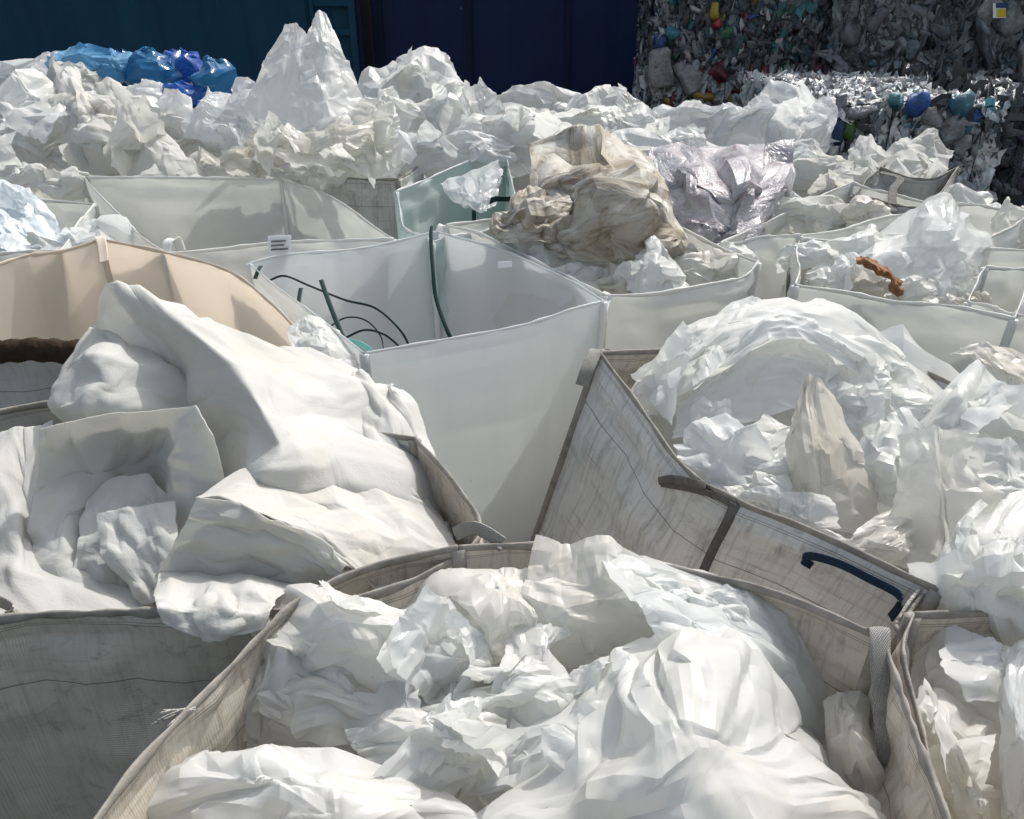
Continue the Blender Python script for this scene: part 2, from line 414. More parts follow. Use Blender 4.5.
def woven(name, base, dark=None, dirt=.5, dirtcol=(.10, .09, .075), trans=.2, tcol=None, rough=.55, weave=.3, streak=.0, stitch=False, scale=75, lump=.08):
    b = NB(name); uv = b.coord('UV')
    n1 = b.noise(uv, 2.3, 5, .6, .5); n2 = b.noise(b.map(uv, (6, 1.2, 1)), 3.0, 6, .7, .4); n3 = b.noise(uv, 14, 5, .7, 1.2)
    c = base
    c = b.mix(b.math('MULTIPLY', b.ramp(n1, [(.35, 0.0), (.7, 1.0)]), dirt * .8), c, tuple(x * .45 + y * .35 for x, y in zip(dirtcol, base)))
    c = b.mix(b.math('MULTIPLY', b.ramp(n3, [(.55, 0.0), (.78, 1.0)]), dirt), c, dirtcol)
    if streak:
        n4 = b.noise(b.map(uv, (40, 2.0, 1)), 2.0, 5, .65, .3)
        c = b.mix(b.math('MULTIPLY', b.ramp(n4, [(.5, 0.0), (.75, 1.0)]), streak), c, dirtcol)
        n5 = b.noise(b.map(uv, (1.5, 26, 1)), 2.0, 4, .65, .5)
        c = b.mix(b.math('MULTIPLY', b.ramp(n5, [(.56, 0.0), (.72, 1.0)]), streak * .8), c, dirtcol)
        n6 = b.noise(b.map(uv, (14, 5, 1), rot=(0, 0, .6)), 1.0, 6, .7, .2)
        c = b.mix(b.math('MULTIPLY', b.ramp(n6, [(.54, 0.0), (.70, 1.0)]), streak * .8), c, dirtcol)
    sp = b.math('MULTIPLY', b.ramp(b.voro(uv, 9), [(.022, 1.0), (.032, 0.0)]), b.math('MULTIPLY', b.ramp(b.noise(uv, 4, 2), [(.50, 0.0), (.56, 1.0)]), .7))
    c = b.mix(sp, c, (.10, .095, .085))
    w1 = b.wave(uv, scale, 'X'); w2 = b.wave(uv, scale, 'Y'); ww = b.math('MULTIPLY', w1, w2)
    h = ww
    if stitch:
        sx = b.n('ShaderNodeSeparateXYZ'); b.l(uv, sx.inputs[0]); v = sx.outputs[1]
        wob = b.math('MULTIPLY', b.math('SUBTRACT', b.noise(uv, 6, 2), .5), .004)
        vv = b.math('ADD', v , wob); tot = None
        for pos in (.045, .058, .30):
            q = b.math('LESS_THAN', b.math('ABSOLUTE', b.math('SUBTRACT', vv, pos)), .0016)
            tot = q if tot is None else b.math('MAXIMUM', tot, q)
        c = b.mix(b.math('MULTIPLY', tot, .75), c, (.06, .055, .05))
    c = b.mix(b.math('MULTIPLY', ww, weave * .35), c, tuple(x * .75 for x in base))
    nr = b.bump(h, weave, .0012)
    nr = b.bump(b.noise(uv, 7, 5, .6, .4), lump, .02, nr)
    return b.bsdf(c, rough, .4, nr, trans=trans, tcol=tcol)

M = {}
M['film'] = film('white film')
M['film_clean'] = film('clean white film', base=(.765, .775, .775), dirt=.12, spots=.25, crease=.3, rough=.28, trans=.44)
M['film_warm'] = film('yellowed white film', (.80, .785, .74), (.76, .70, .58), dirt=.4, trans=.5, crease=.55)
M['film_dirty'] = film('soiled white film', (.66, .64, .58), (.50, .44, .33), dirt=.8, dirtcol=(.16, .13, .09), spots=1.0, trans=.36, crease=.55)
M['film_clear'] = film('milky clear film', (.80, .82, .83), (.78, .80, .79), dirt=.05, rough=.2, trans=.5, tcol=(.85, .87, .86), clear=.2, crease=.55, spots=.1)
M['film_blue'] = film('pale bluish film', (.70, .76, .80), (.76, .80, .80), dirt=.08, trans=.3, tcol=(.78, .84, .86), rough=.28, crease=.4)
def soiled():
    b = NB('soiled beige cloth'); uv = b.coord('UV')
    n1 = b.noise(uv, 3.4, 5, .6, .8); n2 = b.noise(b.map(uv, (1, 1, 1), (5, 2, 0)), 7, 6, .7, 1.4); n3 = b.noise(b.map(uv, (3, 20, 1), rot=(0, 0, .5)), 1.6, 5, .7, .3)
    c = b.mix(b.ramp(n1, [(.42, 0.0), (.60, 1.0)]), (.56, .55, .50), (.33, .285, .21))
    c = b.mix(b.math('MULTIPLY', b.ramp(n2, [(.50, 0.0), (.66, 1.0)]), .85), c, (.15, .105, .06))
    c = b.mix(b.math('MULTIPLY', b.ramp(n3, [(.52, 0.0), (.72, 1.0)]), .6), c, (.12, .095, .065))
    r1 = b.math('ABSOLUTE', b.math('SUBTRACT', b.noise(uv, 10, 4, .6, .8), .5))
    return b.bsdf(c, .55, .4, b.bump(r1, .5, .02), trans=.15)
M['beige_cloth'] = soiled()
M['bag_white'] = woven('white woven bag', (.80, .80, .78), dirt=.16, lump=.09, trans=.52, tcol=(.83, .84, .82), rough=.5, weave=.25)
M['bag_liner'] = woven('milky liner', (.84, .86, .86), dirt=.10, dirtcol=(.50, .51, .50), trans=.5, streak=.10, lump=.02, tcol=(.84, .86, .85), rough=.24, weave=.05)
M['bag_cyan'] = woven('pale green liner', (.68, .76, .74), dirt=.08, trans=.4, tcol=(.66, .78, .75), rough=.26, weave=.05)
M['bag_tan'] = woven('tan woven bag', (.88, .83, .765), dirt=.08, dirtcol=(.32, .22, .13), trans=.64, tcol=(.92, .86, .78), lump=.03, rough=.6, weave=.2)
M['bag_dark'] = woven('dark grimy woven bag', (.62, .59, .51), dirt=.75, dirtcol=(.095, .09, .085), trans=.08, rough=.6, weave=.8, streak=.3, stitch=True, scale=62)
M['bag_grey'] = woven('grimy grey woven bag', (.70, .70, .68), dirt=.4, dirtcol=(.12, .115, .11), trans=.14, rough=.6, weave=.5, streak=.55, stitch=True, scale=62)
M['bag_dirty'] = woven('grimy beige woven bag', (.68, .63, .54), dirt=.5, dirtcol=(.10, .085, .065), trans=.14, rough=.62, weave=.5, streak=.5, stitch=True, scale=62)
M['bag_rag'] = woven('light grey woven bag', (.60, .60, .58), dirt=.35, dirtcol=(.16, .15, .14), trans=.2, rough=.6, weave=.4, streak=.25, stitch=True)
def feltmat(name, base, stain, amount):
    b = NB(name); uv = b.coord('UV')
    n1 = b.noise(uv, 5, 6, .65, .8); n2 = b.noise(b.map(uv, loc=(4, 9, 0)), 11, 5, .7, 1.0); n3 = b.noise(uv, 170, 2, .6); n4 = b.noise(b.map(uv, (40, 3, 1)), 3, 4, .6, .2); n5 = b.noise(b.map(uv, loc=(11, 3, 0)), 2.2, 4, .6, .5)
    c = b.mix(b.math('MULTIPLY', b.ramp(n1, [(.45, 0.0), (.75, 1.0)]), .55), base, tuple(x * .80 for x in base))
    c = b.mix(b.math('MULTIPLY', b.ramp(n5, [(.50, 0.0), (.72, 1.0)]), .5), c, (.66, .62, .50))
    c = b.mix(b.math('MULTIPLY', b.ramp(n2, [(.60, 0.0), (.74, 1.0)]), amount), c, stain)
    c = b.mix(b.math('MULTIPLY', n4, .12), c, (.5, .49, .45))
    sp = b.math('MULTIPLY', b.ramp(b.voro(uv, 26), [(.05, 1.0), (.075, 0.0)]), b.math('MULTIPLY', b.ramp(b.noise(uv, 6, 2), [(.56, 0.0), (.62, 1.0)]), .7))
    c = b.mix(sp, c, (.12, .10, .08))
    nr = b.bump(n3, .35, .002); nr = b.bump(n4, .12, .003, nr); nr = b.bump(n2, .25, .012, nr)
    return b.bsdf(c, .9, .2, nr, trans=.40, tcol=(.82, .81, .76))
M['felt'] = feltmat('white felt cloth', (.70, .705, .69), (.36, .33, .27), .5)
M['felt_stain'] = feltmat('stained felt cloth', (.69, .69, .67), (.50, .38, .23), .6)
def webbing(name, base, dirt, ang=.6):
    b = NB(name); uv = b.coord('UV'); a = b.wave(b.map(uv, rot=(0, 0, ang)), 95, 'X'); c2 = b.wave(b.map(uv, rot=(0, 0, -ang)), 95, 'X')
    sx = b.n('ShaderNodeSeparateXYZ'); b.l(uv, sx.inputs[0])
    h = b.math('MULTIPLY', a, c2); n = b.noise(uv, 25, 4, .6)
    c = b.mix(b.ramp(n, [(.4, 0.0), (.75, dirt)]), base, tuple(x * .22 for x in base))
    c = b.mix(b.ramp(h, [(.1, .75), (.45, 0.0)]), c, tuple(x * .3 for x in base))
    return b.bsdf(c, .7, .3, b.bump(h, .9, .004))
M['web_white'] = webbing('off-white webbing', (.62, .61, .57), .5)
M['web_grey'] = webbing('grimy webbing', (.30, .29, .27), .8)
M['web_blue'] = webbing('dark blue webbing', (.012, .045, .10), .5)
def plain(name, col, rough=.5, spec=.5, var=.25, scale=30, trans=0.0, clear=0.0, coat=0.0, bumpk=.0):
    b = NB(name); g = b.coord('Object'); n = b.noise(g, scale, 4, .6)
    c = b.mix(b.math('MULTIPLY', b.ramp(n, [(.35, 0.0), (.7, 1.0)]), var), col, tuple(x * .4 for x in col))
    nr = b.bump(n, bumpk, .01) if bumpk else None
    return b.bsdf(c, rough, spec, nr, trans=trans, clear=clear, coat=coat)
M['green_strap'] = plain('dark green strapping', (.003, .024, .020), .42, .25)
M['mint'] = plain('mint strapping', (.25, .62, .55), .3, .5, trans=.2)
M['hem_white'] = plain('white hem', (.78, .78, .75), .5, .4, .15, 14, trans=.25)
M['hem_tan'] = plain('tan hem', (.74, .66, .55), .55, .4, .15, 14, trans=.25)
M['hem_grey'] = plain('grimy hem', (.30, .285, .255), .7, .3, .7, 22, bumpk=.6)
M['hem_clear'] = plain('liner hem', (.80, .82, .82), .22, .5, .1, 14, trans=.35)
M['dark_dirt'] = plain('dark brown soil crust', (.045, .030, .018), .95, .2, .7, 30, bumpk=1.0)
M['rope'] = plain('frayed pale rope', (.55, .53, .48), .9, .2, .6, 120, bumpk=.8)
M['paper'] = plain('paper label', (.82, .83, .86), .4, .4, .06, 20)
M['ink'] = plain('grey print', (.16, .17, .20), .6, .3, .2, 60)
M['yellow'] = plain('yellow print', (.62, .46, .02), .5, .4, .1)
M['navy_ink'] = plain('navy print', (.03, .05, .16), .5, .4, .1)
M['rust'] = plain('rust stained rag', (.30, .15, .075), .85, .3, .8, 40, bumpk=.9)
M['blue_film'] = film('blue film', (.02, .11, .42), (.012, .06, .34), dirt=.4, dirtcol=(.4, .55, .7), rough=.16, trans=.35, tcol=(.03, .2, .6), crease=.9, spots=0, clear=.08)
M['pale_blue_film'] = film('pale blue film', (.12, .34, .56), (.20, .44, .62), dirt=.5, dirtcol=(.55, .7, .8), rough=.15, trans=.35, tcol=(.12, .4, .66), crease=.9, spots=0, clear=.1)
M['teal_film'] = film('teal blue film', (.02, .15, .34), (.03, .2, .42), dirt=.4, dirtcol=(.5, .68, .75), rough=.15, trans=.35, tcol=(.04, .28, .5), crease=.9, spots=0, clear=.08)
def printed():
    b = NB('printed grey film'); uv = b.coord('UV')
    c = b.mix(b.ramp(b.noise(uv, 4, 5, .6, 1.2), [(.4, 0.0), (.65, 1.0)]), (.30, .29, .31), (.52, .51, .52))
    c = b.mix(b.math('MULTIPLY', b.ramp(b.noise(b.map(uv, loc=(3, 1, 0)), 5, 5, .7, 2), [(.55, 0.0), (.66, 1.0)]), .55), c, (.30, .13, .18))
    c = b.mix(b.math('MULTIPLY', b.ramp(b.noise(b.map(uv, loc=(7, 1, 0)), 7, 5, .7, 2), [(.56, 0.0), (.68, 1.0)]), .6), c, (.12, .11, .17))
    h = b.math('ABSOLUTE', b.math('SUBTRACT', b.noise(uv, 9, 5, .6, 1.0), .5))
    return b.bsdf(c, .2, .6, b.bump(h, 1.0, .03), trans=.12, coat=.3)
M['printed'] = printed()
def bale_mat():
    b = NB('compressed plastic'); a = b.n('ShaderNodeAttribute'); a.attribute_name = 'tint'; g = b.coord('Object')
    n = b.noise(g, 26, 4, .7, .5)
    c = b.mix(b.math('MULTIPLY', b.ramp(n, [(.4, 0.0), (.7, 1.0)]), .6), a.outputs['Color'], (.02, .024, .028))
    return b.bsdf(c, b.math('ADD', .16, b.math('MULTIPLY', n, .3)), .6, b.bump(b.noise(g, 34, 4, .6, 1.0), .6, .03))
M['bale'] = bale_mat()
def asphalt():
    b = NB('yard asphalt'); g = b.coord('Object'); n = b.noise(g, 1.3, 6, .65); n2 = b.noise(g, 90, 3, .6)
    c = b.mix(b.ramp(n, [(.3, 0.0), (.7, 1.0)]), (.045, .045, .047), (.085, .08, .075))
    c = b.mix(b.math('MULTIPLY', n2, .4), c, (.13, .13, .13))
    return b.bsdf(c, .9, .3, b.bump(n2, .5, .01))
M['asphalt'] = asphalt()
def paint(name, c1, c2):
    b = NB(name); g = b.coord('Object'); n = b.noise(b.map(g, (1, 1, .25)), 2.2, 6, .65, .3); n2 = b.noise(b.map(g, (9, 9, 1.2)), 2.0, 5, .7)
    c = b.mix(b.ramp(n, [(.35, 0.0), (.7, 1.0)]), c1, c2)
    c = b.mix(b.math('MULTIPLY', b.ramp(n2, [(.62, 0.0), (.75, 1.0)]), .3), c, (.03, .03, .03))
    ch = b.ramp(b.voro(g, 2.3), [(.03, 1.0), (.045, 0.0)]); c = b.mix(b.math('MULTIPLY', ch, .5), c, (.16, .18, .22))
    return b.bsdf(c, .62, .25, b.bump(n2, .1, .01))
M['teal_paint'] = paint('dark teal paint', (.003, .04, .08), (.005, .06, .105))
M['navy_paint'] = paint('navy paint', (.004, .014, .055), (.005, .019, .072))
M['navy_dark'] = paint('dark navy paint', (.003, .008, .03), (.003, .01, .04))
# ------------------------------------------------------------------ ground
gv = [(-80, -40, 0), (80, -40, 0), (80, 160, 0), (-80, 160, 0)]
g = mesh_obj('ground', gv, [(0, 1, 2, 3)], M['asphalt'], smooth=False); g['kind'] = 'structure'; g['label'] = 'dark asphalt yard under the bags'

# ------------------------------------------------------------------ containers
def corrugated(x0, x1, z0, z1, y, pitch, depth, flat=False):
    xs, ys = [], []
    x = x0
    while x < x1 - 1e-6:
        for dx, dy in ((0, 0), (.32, 0), (.45, depth), (.82, depth), (.95, 0)):
            xx = x + dx * pitch
            if xx < x1: xs.append(xx); ys.append(y + dy)
        x += pitch
    xs.append(x1); ys.append(y)
    V = [(a, b, z0) for a, b in zip(xs, ys)] + [(a, b, z1) for a, b in zip(xs, ys)]
    n = len(xs); return V, [(i, i + 1, n + i + 1, n + i) for i in range(n - 1)]
def container(label, x0, x1, y, h, mat, matd, pitch, depth, bars=None):
    e = empty('shipping_container', ((x0 + x1) / 2, y + 1.2, 0), label, 'container')
    V, Fc = corrugated(x0 + .12, x1 - .12, .16, h - .12, y + .03, pitch, depth)
    mesh_obj('wall', V, Fc, mat, e, smooth=False)
    d = 2.44
    V, Fc = boxes([(x0 + .1, x1 - .1, y + .14, y + d, .12, h - .03)]); mesh_obj('body', V, Fc, matd, e, smooth=False)
    for x in (x0, x1 - .14):
        V, Fc = boxes([(x, x + .14, y - .02, y + .16, 0, h)]); mesh_obj('corner_post', V, Fc, matd, e, smooth=False)
    V, Fc = boxes([(x0 + .14, x1 - .14, y - .01, y + .12, 0, .16)]); mesh_obj('bottom_rail', V, Fc, matd, e, smooth=False)
    V, Fc = boxes([(x0 + .14, x1 - .14, y - .01, y + .12, h - .12, h)]); mesh_obj('top_rail', V, Fc, matd, e, smooth=False)
    return e
c1 = container('dark teal corrugated shipping container behind the blue film bags', -8.6, -1.98, 11.4, 2.9, M['teal_paint'], M['navy_dark'], .56, .035)
V, Fc = boxes([(-2.62, -2.57, 11.33, 11.39, .2, 2.85), (-2.12, -2.04, 11.33, 11.39, .2, 2.85)] + [(-2.57, -2.12, 11.345, 11.39, z, z + .07) for z in np.arange(.4, 2.9, .34)])
mesh_obj('ladder', V, Fc, M['teal_paint'], c1, smooth=False)
c2 = container('navy blue flat sided shipping container in the middle of the back row', -1.9, 4.6, 11.8, 2.9, M['navy_paint'], M['navy_dark'], 1.32, .02)
V, Fc = boxes([(x, x + .07, 11.765, 11.81, .17, 2.77) for x in (-.62, .72, 2.05, 3.3)]); mesh_obj('wall_rib', V, Fc, M['navy_dark'], c2, smooth=False)

# ------------------------------------------------------------------ bales
def ico(sub=1):
    bm = bmesh.new(); bmesh.ops.create_icosphere(bm, subdivisions=sub, radius=1)
    v = np.array([x.co[:] for x in bm.verts]); f = [tuple(q.index for q in p.verts) for p in bm.faces]; bm.free(); return v, f
IV, IF = ico(2); IV1, IF1 = ico(1)
def scrap(p, nrm, up, sx, sy, sz, rng, base=(IV1, IF1), flake=True):
    side = np.cross(up, nrm)
    if flake:       # thin bent flake
        g_ = np.array([(i, j, 0.0) for j in (-1, -.3, .4, 1) for i in (-1, 0, 1)]); d = g_ * np.array([sx, sy, 0]) * (1 + .25 * rng.randn(12, 1))
        d[:, 2] = rng.randn(12) * sz * .9 + (g_[:, 0] ** 2) * sz * rng.uniform(-1.2, 1.0); f = [tuple(q) for q in grid_faces(4, 3)]
    else:
        v, f = base
        w_ = np.sign(v) * np.abs(v) ** .62
        d = w_ * np.array([sx, sy, sz]); q = v * 2.3 + rng.rand(3) * 40
        d = d * (1 + .28 * np.sin(q[:, [1, 2, 0]] * 1.7 + rng.rand(3) * 6) + .12 * np.sin(q[:, [2, 0, 1]] * 4.6)) + rng.randn(*d.shape) * .085 * min(sx, sy)
    a = rng.randn() * .4 + (0 if rng.rand() < .75 else 1.2)
    ca, sa = math.cos(a), math.sin(a)
    X = side * ca + up * sa; Y = -side * sa + up * ca
    t = rng.randn() * .5; N2 = nrm * math.cos(t) + X * math.sin(t); X2 = X * math.cos(t) - nrm * math.sin(t)
    return p + d[:, :1] * X2 + d[:, 1:2] * Y + d[:, 2:3] * N2, f
def bale(label, x0, x1, y0, y1, z0, z1, pal, size, n, seed, notable=(), tall=1.0, dark=.95):
    rng = np.random.RandomState(seed)
    e = empty('plastic_bale', ((x0 + x1) / 2, (y0 + y1) / 2, z0), label, 'bale', 'bales of pressed plastic waste')
    V, Fc, Cc = [], [], []; k = 0
    bv, bf = boxes([(x0 + .03, x1 - .03, y0 + .03, y1 - .03, z0, z1 - .03)]); V += bv; Fc += bf; Cc += [(.02, .024, .03)] * 8; k = 8
    ax = np.array([1.0, 0, 0]); ay = np.array([0, 1.0, 0]); azv = np.array([0, 0, 1.0])
    fs = [(ay * -1, azv, ax, (x1 - x0), (z1 - z0), lambda a, b: np.array([x0 + a * (x1 - x0), y0, z0 + b * (z1 - z0)])),
          (ax * -1, azv, ay, (y1 - y0), (z1 - z0), lambda a, b: np.array([x0, y0 + a * (y1 - y0), z0 + b * (z1 - z0)])),
          (azv, ay, ax, (x1 - x0), (y1 - y0), lambda a, b: np.array([x0 + a * (x1 - x0), y0 + b * (y1 - y0), z1])),
          (ax, azv, ay, (y1 - y0), (z1 - z0), lambda a, b: np.array([x1, y0 + a * (y1 - y0), z0 + b * (z1 - z0)]))]
    cols = [c for c, wt in pal]; wts = np.array([wt for c, wt in pal]); wts = wts / wts.sum()
    for fi, (nr, up, sdv, L, Hh, pos) in enumerate(fs):
        cnt = int(n * L * Hh * (1.0 if fi < 3 else .35))
        for _ in range(cnt):
            c = np.array(cols[rng.choice(len(cols), p=wts)]) * rng.uniform(.6, 1.3)
            s = size * rng.uniform(.45, 1.5); el_ = rng.uniform(1, 2.2)
            sx, sy = (s, s * el_ * tall) if fi != 2 else (s * el_, s)
            if fi == 2: sx *= .7; sy *= .7; c = c * .6 + np.array([.42, .42, .42]) * rng.uniform(.5, 1.2)  # top scraps tinted paler: sunlight on the bale top painted into their colour
            p = pos(rng.uniform(.0, 1), rng.uniform(.02, .99)) + nr * rng.uniform(-.035, .02)
            v, f = scrap(p, nr, up, sx * .8, sy, s * rng.uniform(.25, .6), rng, flake=rng.rand() < .72)
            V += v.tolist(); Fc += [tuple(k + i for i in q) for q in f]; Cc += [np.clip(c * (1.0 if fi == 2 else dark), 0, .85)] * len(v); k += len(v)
    o = mesh_obj('pressed_plastic', V, Fc, M['bale'], e, cols=np.array(Cc, dtype=np.float32)); o['kind'] = 'stuff'
    for x in np.linspace(x0 + .15, x1 - .15, 4):
        tube('baling_wire', [(x, y1 - .1, z1 + .012), (x, y0 + .1, z1 + .015), (x, y0 - .02, z1 - .02), (x + .01, y0 - .035, (z0 + z1) / 2), (x, y0 - .02, z0 + .05)], .004, M['navy_dark'], e, 24, 5)
    for (nm, px, py, wpx, hpx, col, lab) in notable:
        P = PY(px, py, y0 - .03); kx = y0 * 1.0 / F_PX * 1.08
        v, f = scrap(P, ay * -1, azv, wpx * kx / 2.3, hpx * kx / 2.3, .05, rng, (IV, IF), False)
        o = mesh_obj(nm, v, f, M['bale'], e, cols=np.clip(np.array([col], dtype=np.float32) * (.75 if sum(col) < 1 else .5) * rng.uniform(.75, 1.2, (len(v), 1)), 0, 1))
        if lab: o['label'] = lab
    return e
GR = lambda k: (.9 * k, 1.0 * k, 1.05 * k)
palA = [(GR(.10), 5), (GR(.2), 4), (GR(.05), 4), ((.05, .10, .13), 3), (GR(.42), 2), ((.5, .5, .48), .7), ((.02, .08, .25), .25), ((.3, .03, .02), .12), ((.45, .33, .03), .1), ((.03, .2, .08), .15), ((.04, .2, .22), 1)]
palB = [(GR(.3), 5), (GR(.5), 4), (GR(.1), 4), ((.55, .54, .5), 3), ((.18, .015, .03), .6), ((.4, .3, .05), .25), ((.05, .12, .08), .4)]
palC = [(GR(.16), 6), (GR(.26), 5), (GR(.07), 5), ((.22, .22, .25), 3), (GR(.4), 1), ((.05, .12, .16), .5)]
palD = [(GR(.55), 5), (GR(.75), 4), (GR(.2), 3), (GR(.06), 3), ((.03, .12, .4), .12), ((.04, .25, .3), .25), ((.3, .35, .03), .08), ((.4, .04, .03), .1), ((.05, .2, .08), .15), ((.6, .55, .45), 1)]
palE = [(GR(.06), 6), (GR(.12), 5), (GR(.03), 5), (GR(.3), 1), ((.08, .05, .10), 1), ((.02, .06, .12), 1)]
def xat(px, py, Y): return float(PY(px, py, Y)[0])
bale('lower left bale of pale plastic with dark red scraps', xat(657, 95, 9.4), xat(842, 95, 9.4), 9.4, 11.0, 0.0, 1.19, palB, .050, 520, 3, dark=1.0, notable=
     [('bottle', 720, 72, 16, 22, (.16, .012, .03), 'dark red crushed bottle'), ('bottle', 764, 80, 12, 28, (.15, .012, .03), 'dark red crushed bottle'), ('bottle', 660, 68, 24, 34, (.55, .55, .53), None),
      ('bottle', 690, 78, 22, 34, (.5, .5, .48), None), ('bottle', 703, 96, 7, 20, (.45, .33, .03), 'yellow crushed bottle'), ('bottle', 818, 78, 14, 26, (.14, .01, .04), 'maroon crushed bottle'), ('bottle', 664, 118, 24, 26, (.5, .5, .5), None)], tall=1.3)
bale('upper left bale of dark grey bottles with a yellow scrap', xat(661, 30, 9.35), xat(838, 30, 9.35), 9.42, 10.9, 1.235, 2.3, palA, .040, 800, 4,
     [('label_scrap', 714, 11, 8, 13, (.75, .60, .05), 'yellow label scrap'), ('bottle', 717, 24, 9, 10, (.4, .03, .03), 'red crushed bottle'), ('bottle', 727, 33, 10, 10, (.04, .22, .1), 'green crushed bottle'), ('bottle', 660, 42, 12, 14, (.03, .08, .3), 'blue crushed bottle'), ('bottle', 672, 34, 14, 14, (.05, .25, .33), 'teal crushed bottle')])
bale('upper right bale of clear film and water bottles', xat(838, 35, 9.2), xat(1090, 35, 9.2), 9.2, 10.8, 1.14, 2.2, palC, .045, 760, 5,
     [('canister', 990, 10, 30, 22, (.62, .64, .66), 'white canister with a yellow label'), ('canister', 1012, 18, 26, 36, (.45, .48, .5), None), ('canister', 984, 40, 38, 44, (.24, .29, .34), 'pale blue translucent canister'), ('bottle', 1022, 60, 10, 30, (.55, .57, .58), None),
      ('bottle', 850, 34, 20, 24, (.15, .16, .18), None), ('bottle', 876, 20, 16, 22, (.17, .16, .19), None), ('bottle', 912, 50, 11, 18, (.16, .2, .22), None), ('bottle', 940, 30, 10, 22, (.2, .23, .25), None)], 1.7)
bale('dark bale carrying the upper right bale', xat(850, 90, 9.3), xat(1090, 90, 9.3), 9.3, 10.8, 0, 1.12, palE, .06, 200, 6)
FY = 6.5
bale('front bale with sunlit white flakes on top and a blue jug', xat(822, 130, FY), xat(998, 130, FY), FY, 8.9, 0, 1.15, palD, .045, 800, 8, dark=1.5, notable=
     [('jug', 916, 105, 24, 22, (.02, .12, .45), 'blue crushed jug'), ('jug', 962, 105, 24, 22, (.03, .2, .28), 'teal crushed jug'), ('jug', 950, 128, 32, 34, (.5, .53, .56), None), ('bottle', 895, 101, 16, 12, (.04, .25, .3), 'teal crushed bottle'),
      ('bottle', 932, 118, 16, 22, (.6, .6, .6), None), ('bottle', 849, 130, 12, 22, (.08, .2, .03), 'green crushed bottle'), ('bottle', 838, 132, 12, 22, (.02, .07, .2), 'dark blue crushed bottle'), ('bottle', 900, 143, 8, 8, (.5, .03, .03), 'red crushed bottle'), ('bottle', 963, 145, 14, 20, (.6, .62, .63), None), ('bottle', 860, 112, 10, 30, (.55, .55, .55), None)])
bale('dark right bale beside the front bale', xat(1000, 130, FY + .12), xat(1130, 130, FY + .12), FY + .12, 8.9, 0, 1.12, palE, .055, 420, 9, (), 1.6)
# marks on the upper right bale's canister
cn = [o for o in bpy.data.objects if o.get('label') == 'white canister with a yellow label'][0]
def patch(name, p4, mat, parent, sub=None):
    return mesh_obj(name, p4, [(0, 1, 2, 3)], mat, parent, smooth=False, thick=.002)
# the canister is a mesh under the bale: its label is a sub-part
bl = cn.parent
def subpatch(nm, px0, py0, px1, py1, Y, mat):
    q = [PY(px0, py1, Y), PY(px1, py1, Y), PY(px1, py0, Y), PY(px0, py0, Y)]
    o = mesh_obj(nm, q, [(0, 1, 2, 3)], mat, bl, smooth=False, thick=.003); o.parent = cn; return o
subpatch('label', 993, 3, 1006, 18, 9.085, M['paper']); subpatch('label_band', 996, 3, 1008, 8, 9.079, M['navy_ink']); subpatch('label_band', 997, 9, 1006, 17, 9.079, M['yellow'])

# ------------------------------------------------------------------ bulk bags
BAGG = 'open bulk bags standing in rows'
def bag(label, corners, mids, mat, hem, base=None, bulge=.05, zb=.03, name='bulk_bag', ex=1.025, seam=True, res=33, hemr=.008, sides=None, mats=None, shift=(0, 0), wob=.006):
    """corners: world points round the rim; mids[i]: extra rim points between corner i and i+1"""
    Cs = [np.array(c, dtype=float) for c in corners]; ctr = np.mean(Cs, 0); n = len(Cs)
    e = empty(name, (ctr[0], ctr[1], 0), label, 'bulk bag', BAGG)
    bs = base or .92; sh_ = np.array([shift[0], shift[1], 0.0]); wr = np.random.RandomState(int(abs(ctr[0] * 997 + ctr[1] * 313)))
    def down(p, t, outw):
        q = ctr + (p - ctr) * (1 - (1 - bs) * t); q = np.array([q[0], q[1], p[2] * (1 - t) + zb * t]) + sh_ * t
        return q + outw * bulge * math.sin(math.pi * min(1, t * 1.1)) * 1.2
    for i in range(n):
        a, b = Cs[i], Cs[(i + 1) % n]
        rim = catmull(np.array([a] + [np.array(m, dtype=float) for m in mids.get(i, [])] + [b]), 11)
        rim += catmull(np.concatenate([np.zeros((1, 3)), wr.randn(3, 3), np.zeros((1, 3))]), 11) * wob
        mdir = (a + b) / 2 - ctr; mdir[2] = 0; mdir /= np.linalg.norm(mdir) + 1e-9
        net = []
        for t in (0, .12, .35, .65, 1.0):
            net.append([down(p, t, mdir * math.sin(math.pi * j / 10)) for j, p in enumerate(rim)])
        def after(o, x, e=e, hem=hem, hemr=hemr):
            k = x.shape[0]; P = x[0, ::max(1, k // 16)]
            if (np.linalg.norm(P[-1] - x[0, -1]) > 1e-6): P = np.concatenate([P, x[0, -1:]])
            tube('hem', P + np.array([0, 0, .002]), hemr * (1 + .25 * np.random.RandomState(k).randn(22)), hem, e, 66, 8, .42)
        sheet('side_panel', None, None, net, (mats or {}).get(i, mat), ex=ex, res=res, parent=e, pin=True, stiff=.3, amp=.5, rag=0, hold=.03, fine=1.012, px=False, vary=.5, after=after, thick=.0025)
        if seam:
            P = [down(a, t, mdir * 0) for t in (0, .3, .6, 1)]
            tube('corner_seam', P, .016, hem, e, 24, 8, .8)
    V = [down(c, 1.0, c * 0) for c in Cs]; mesh_obj('base_panel', V, [tuple(range(n))], mat, e, smooth=False)
    return e
def Zs(l): return [PZ(*p) if len(p) == 3 else PZ(p[0], p[1], 1.0) for p in l]

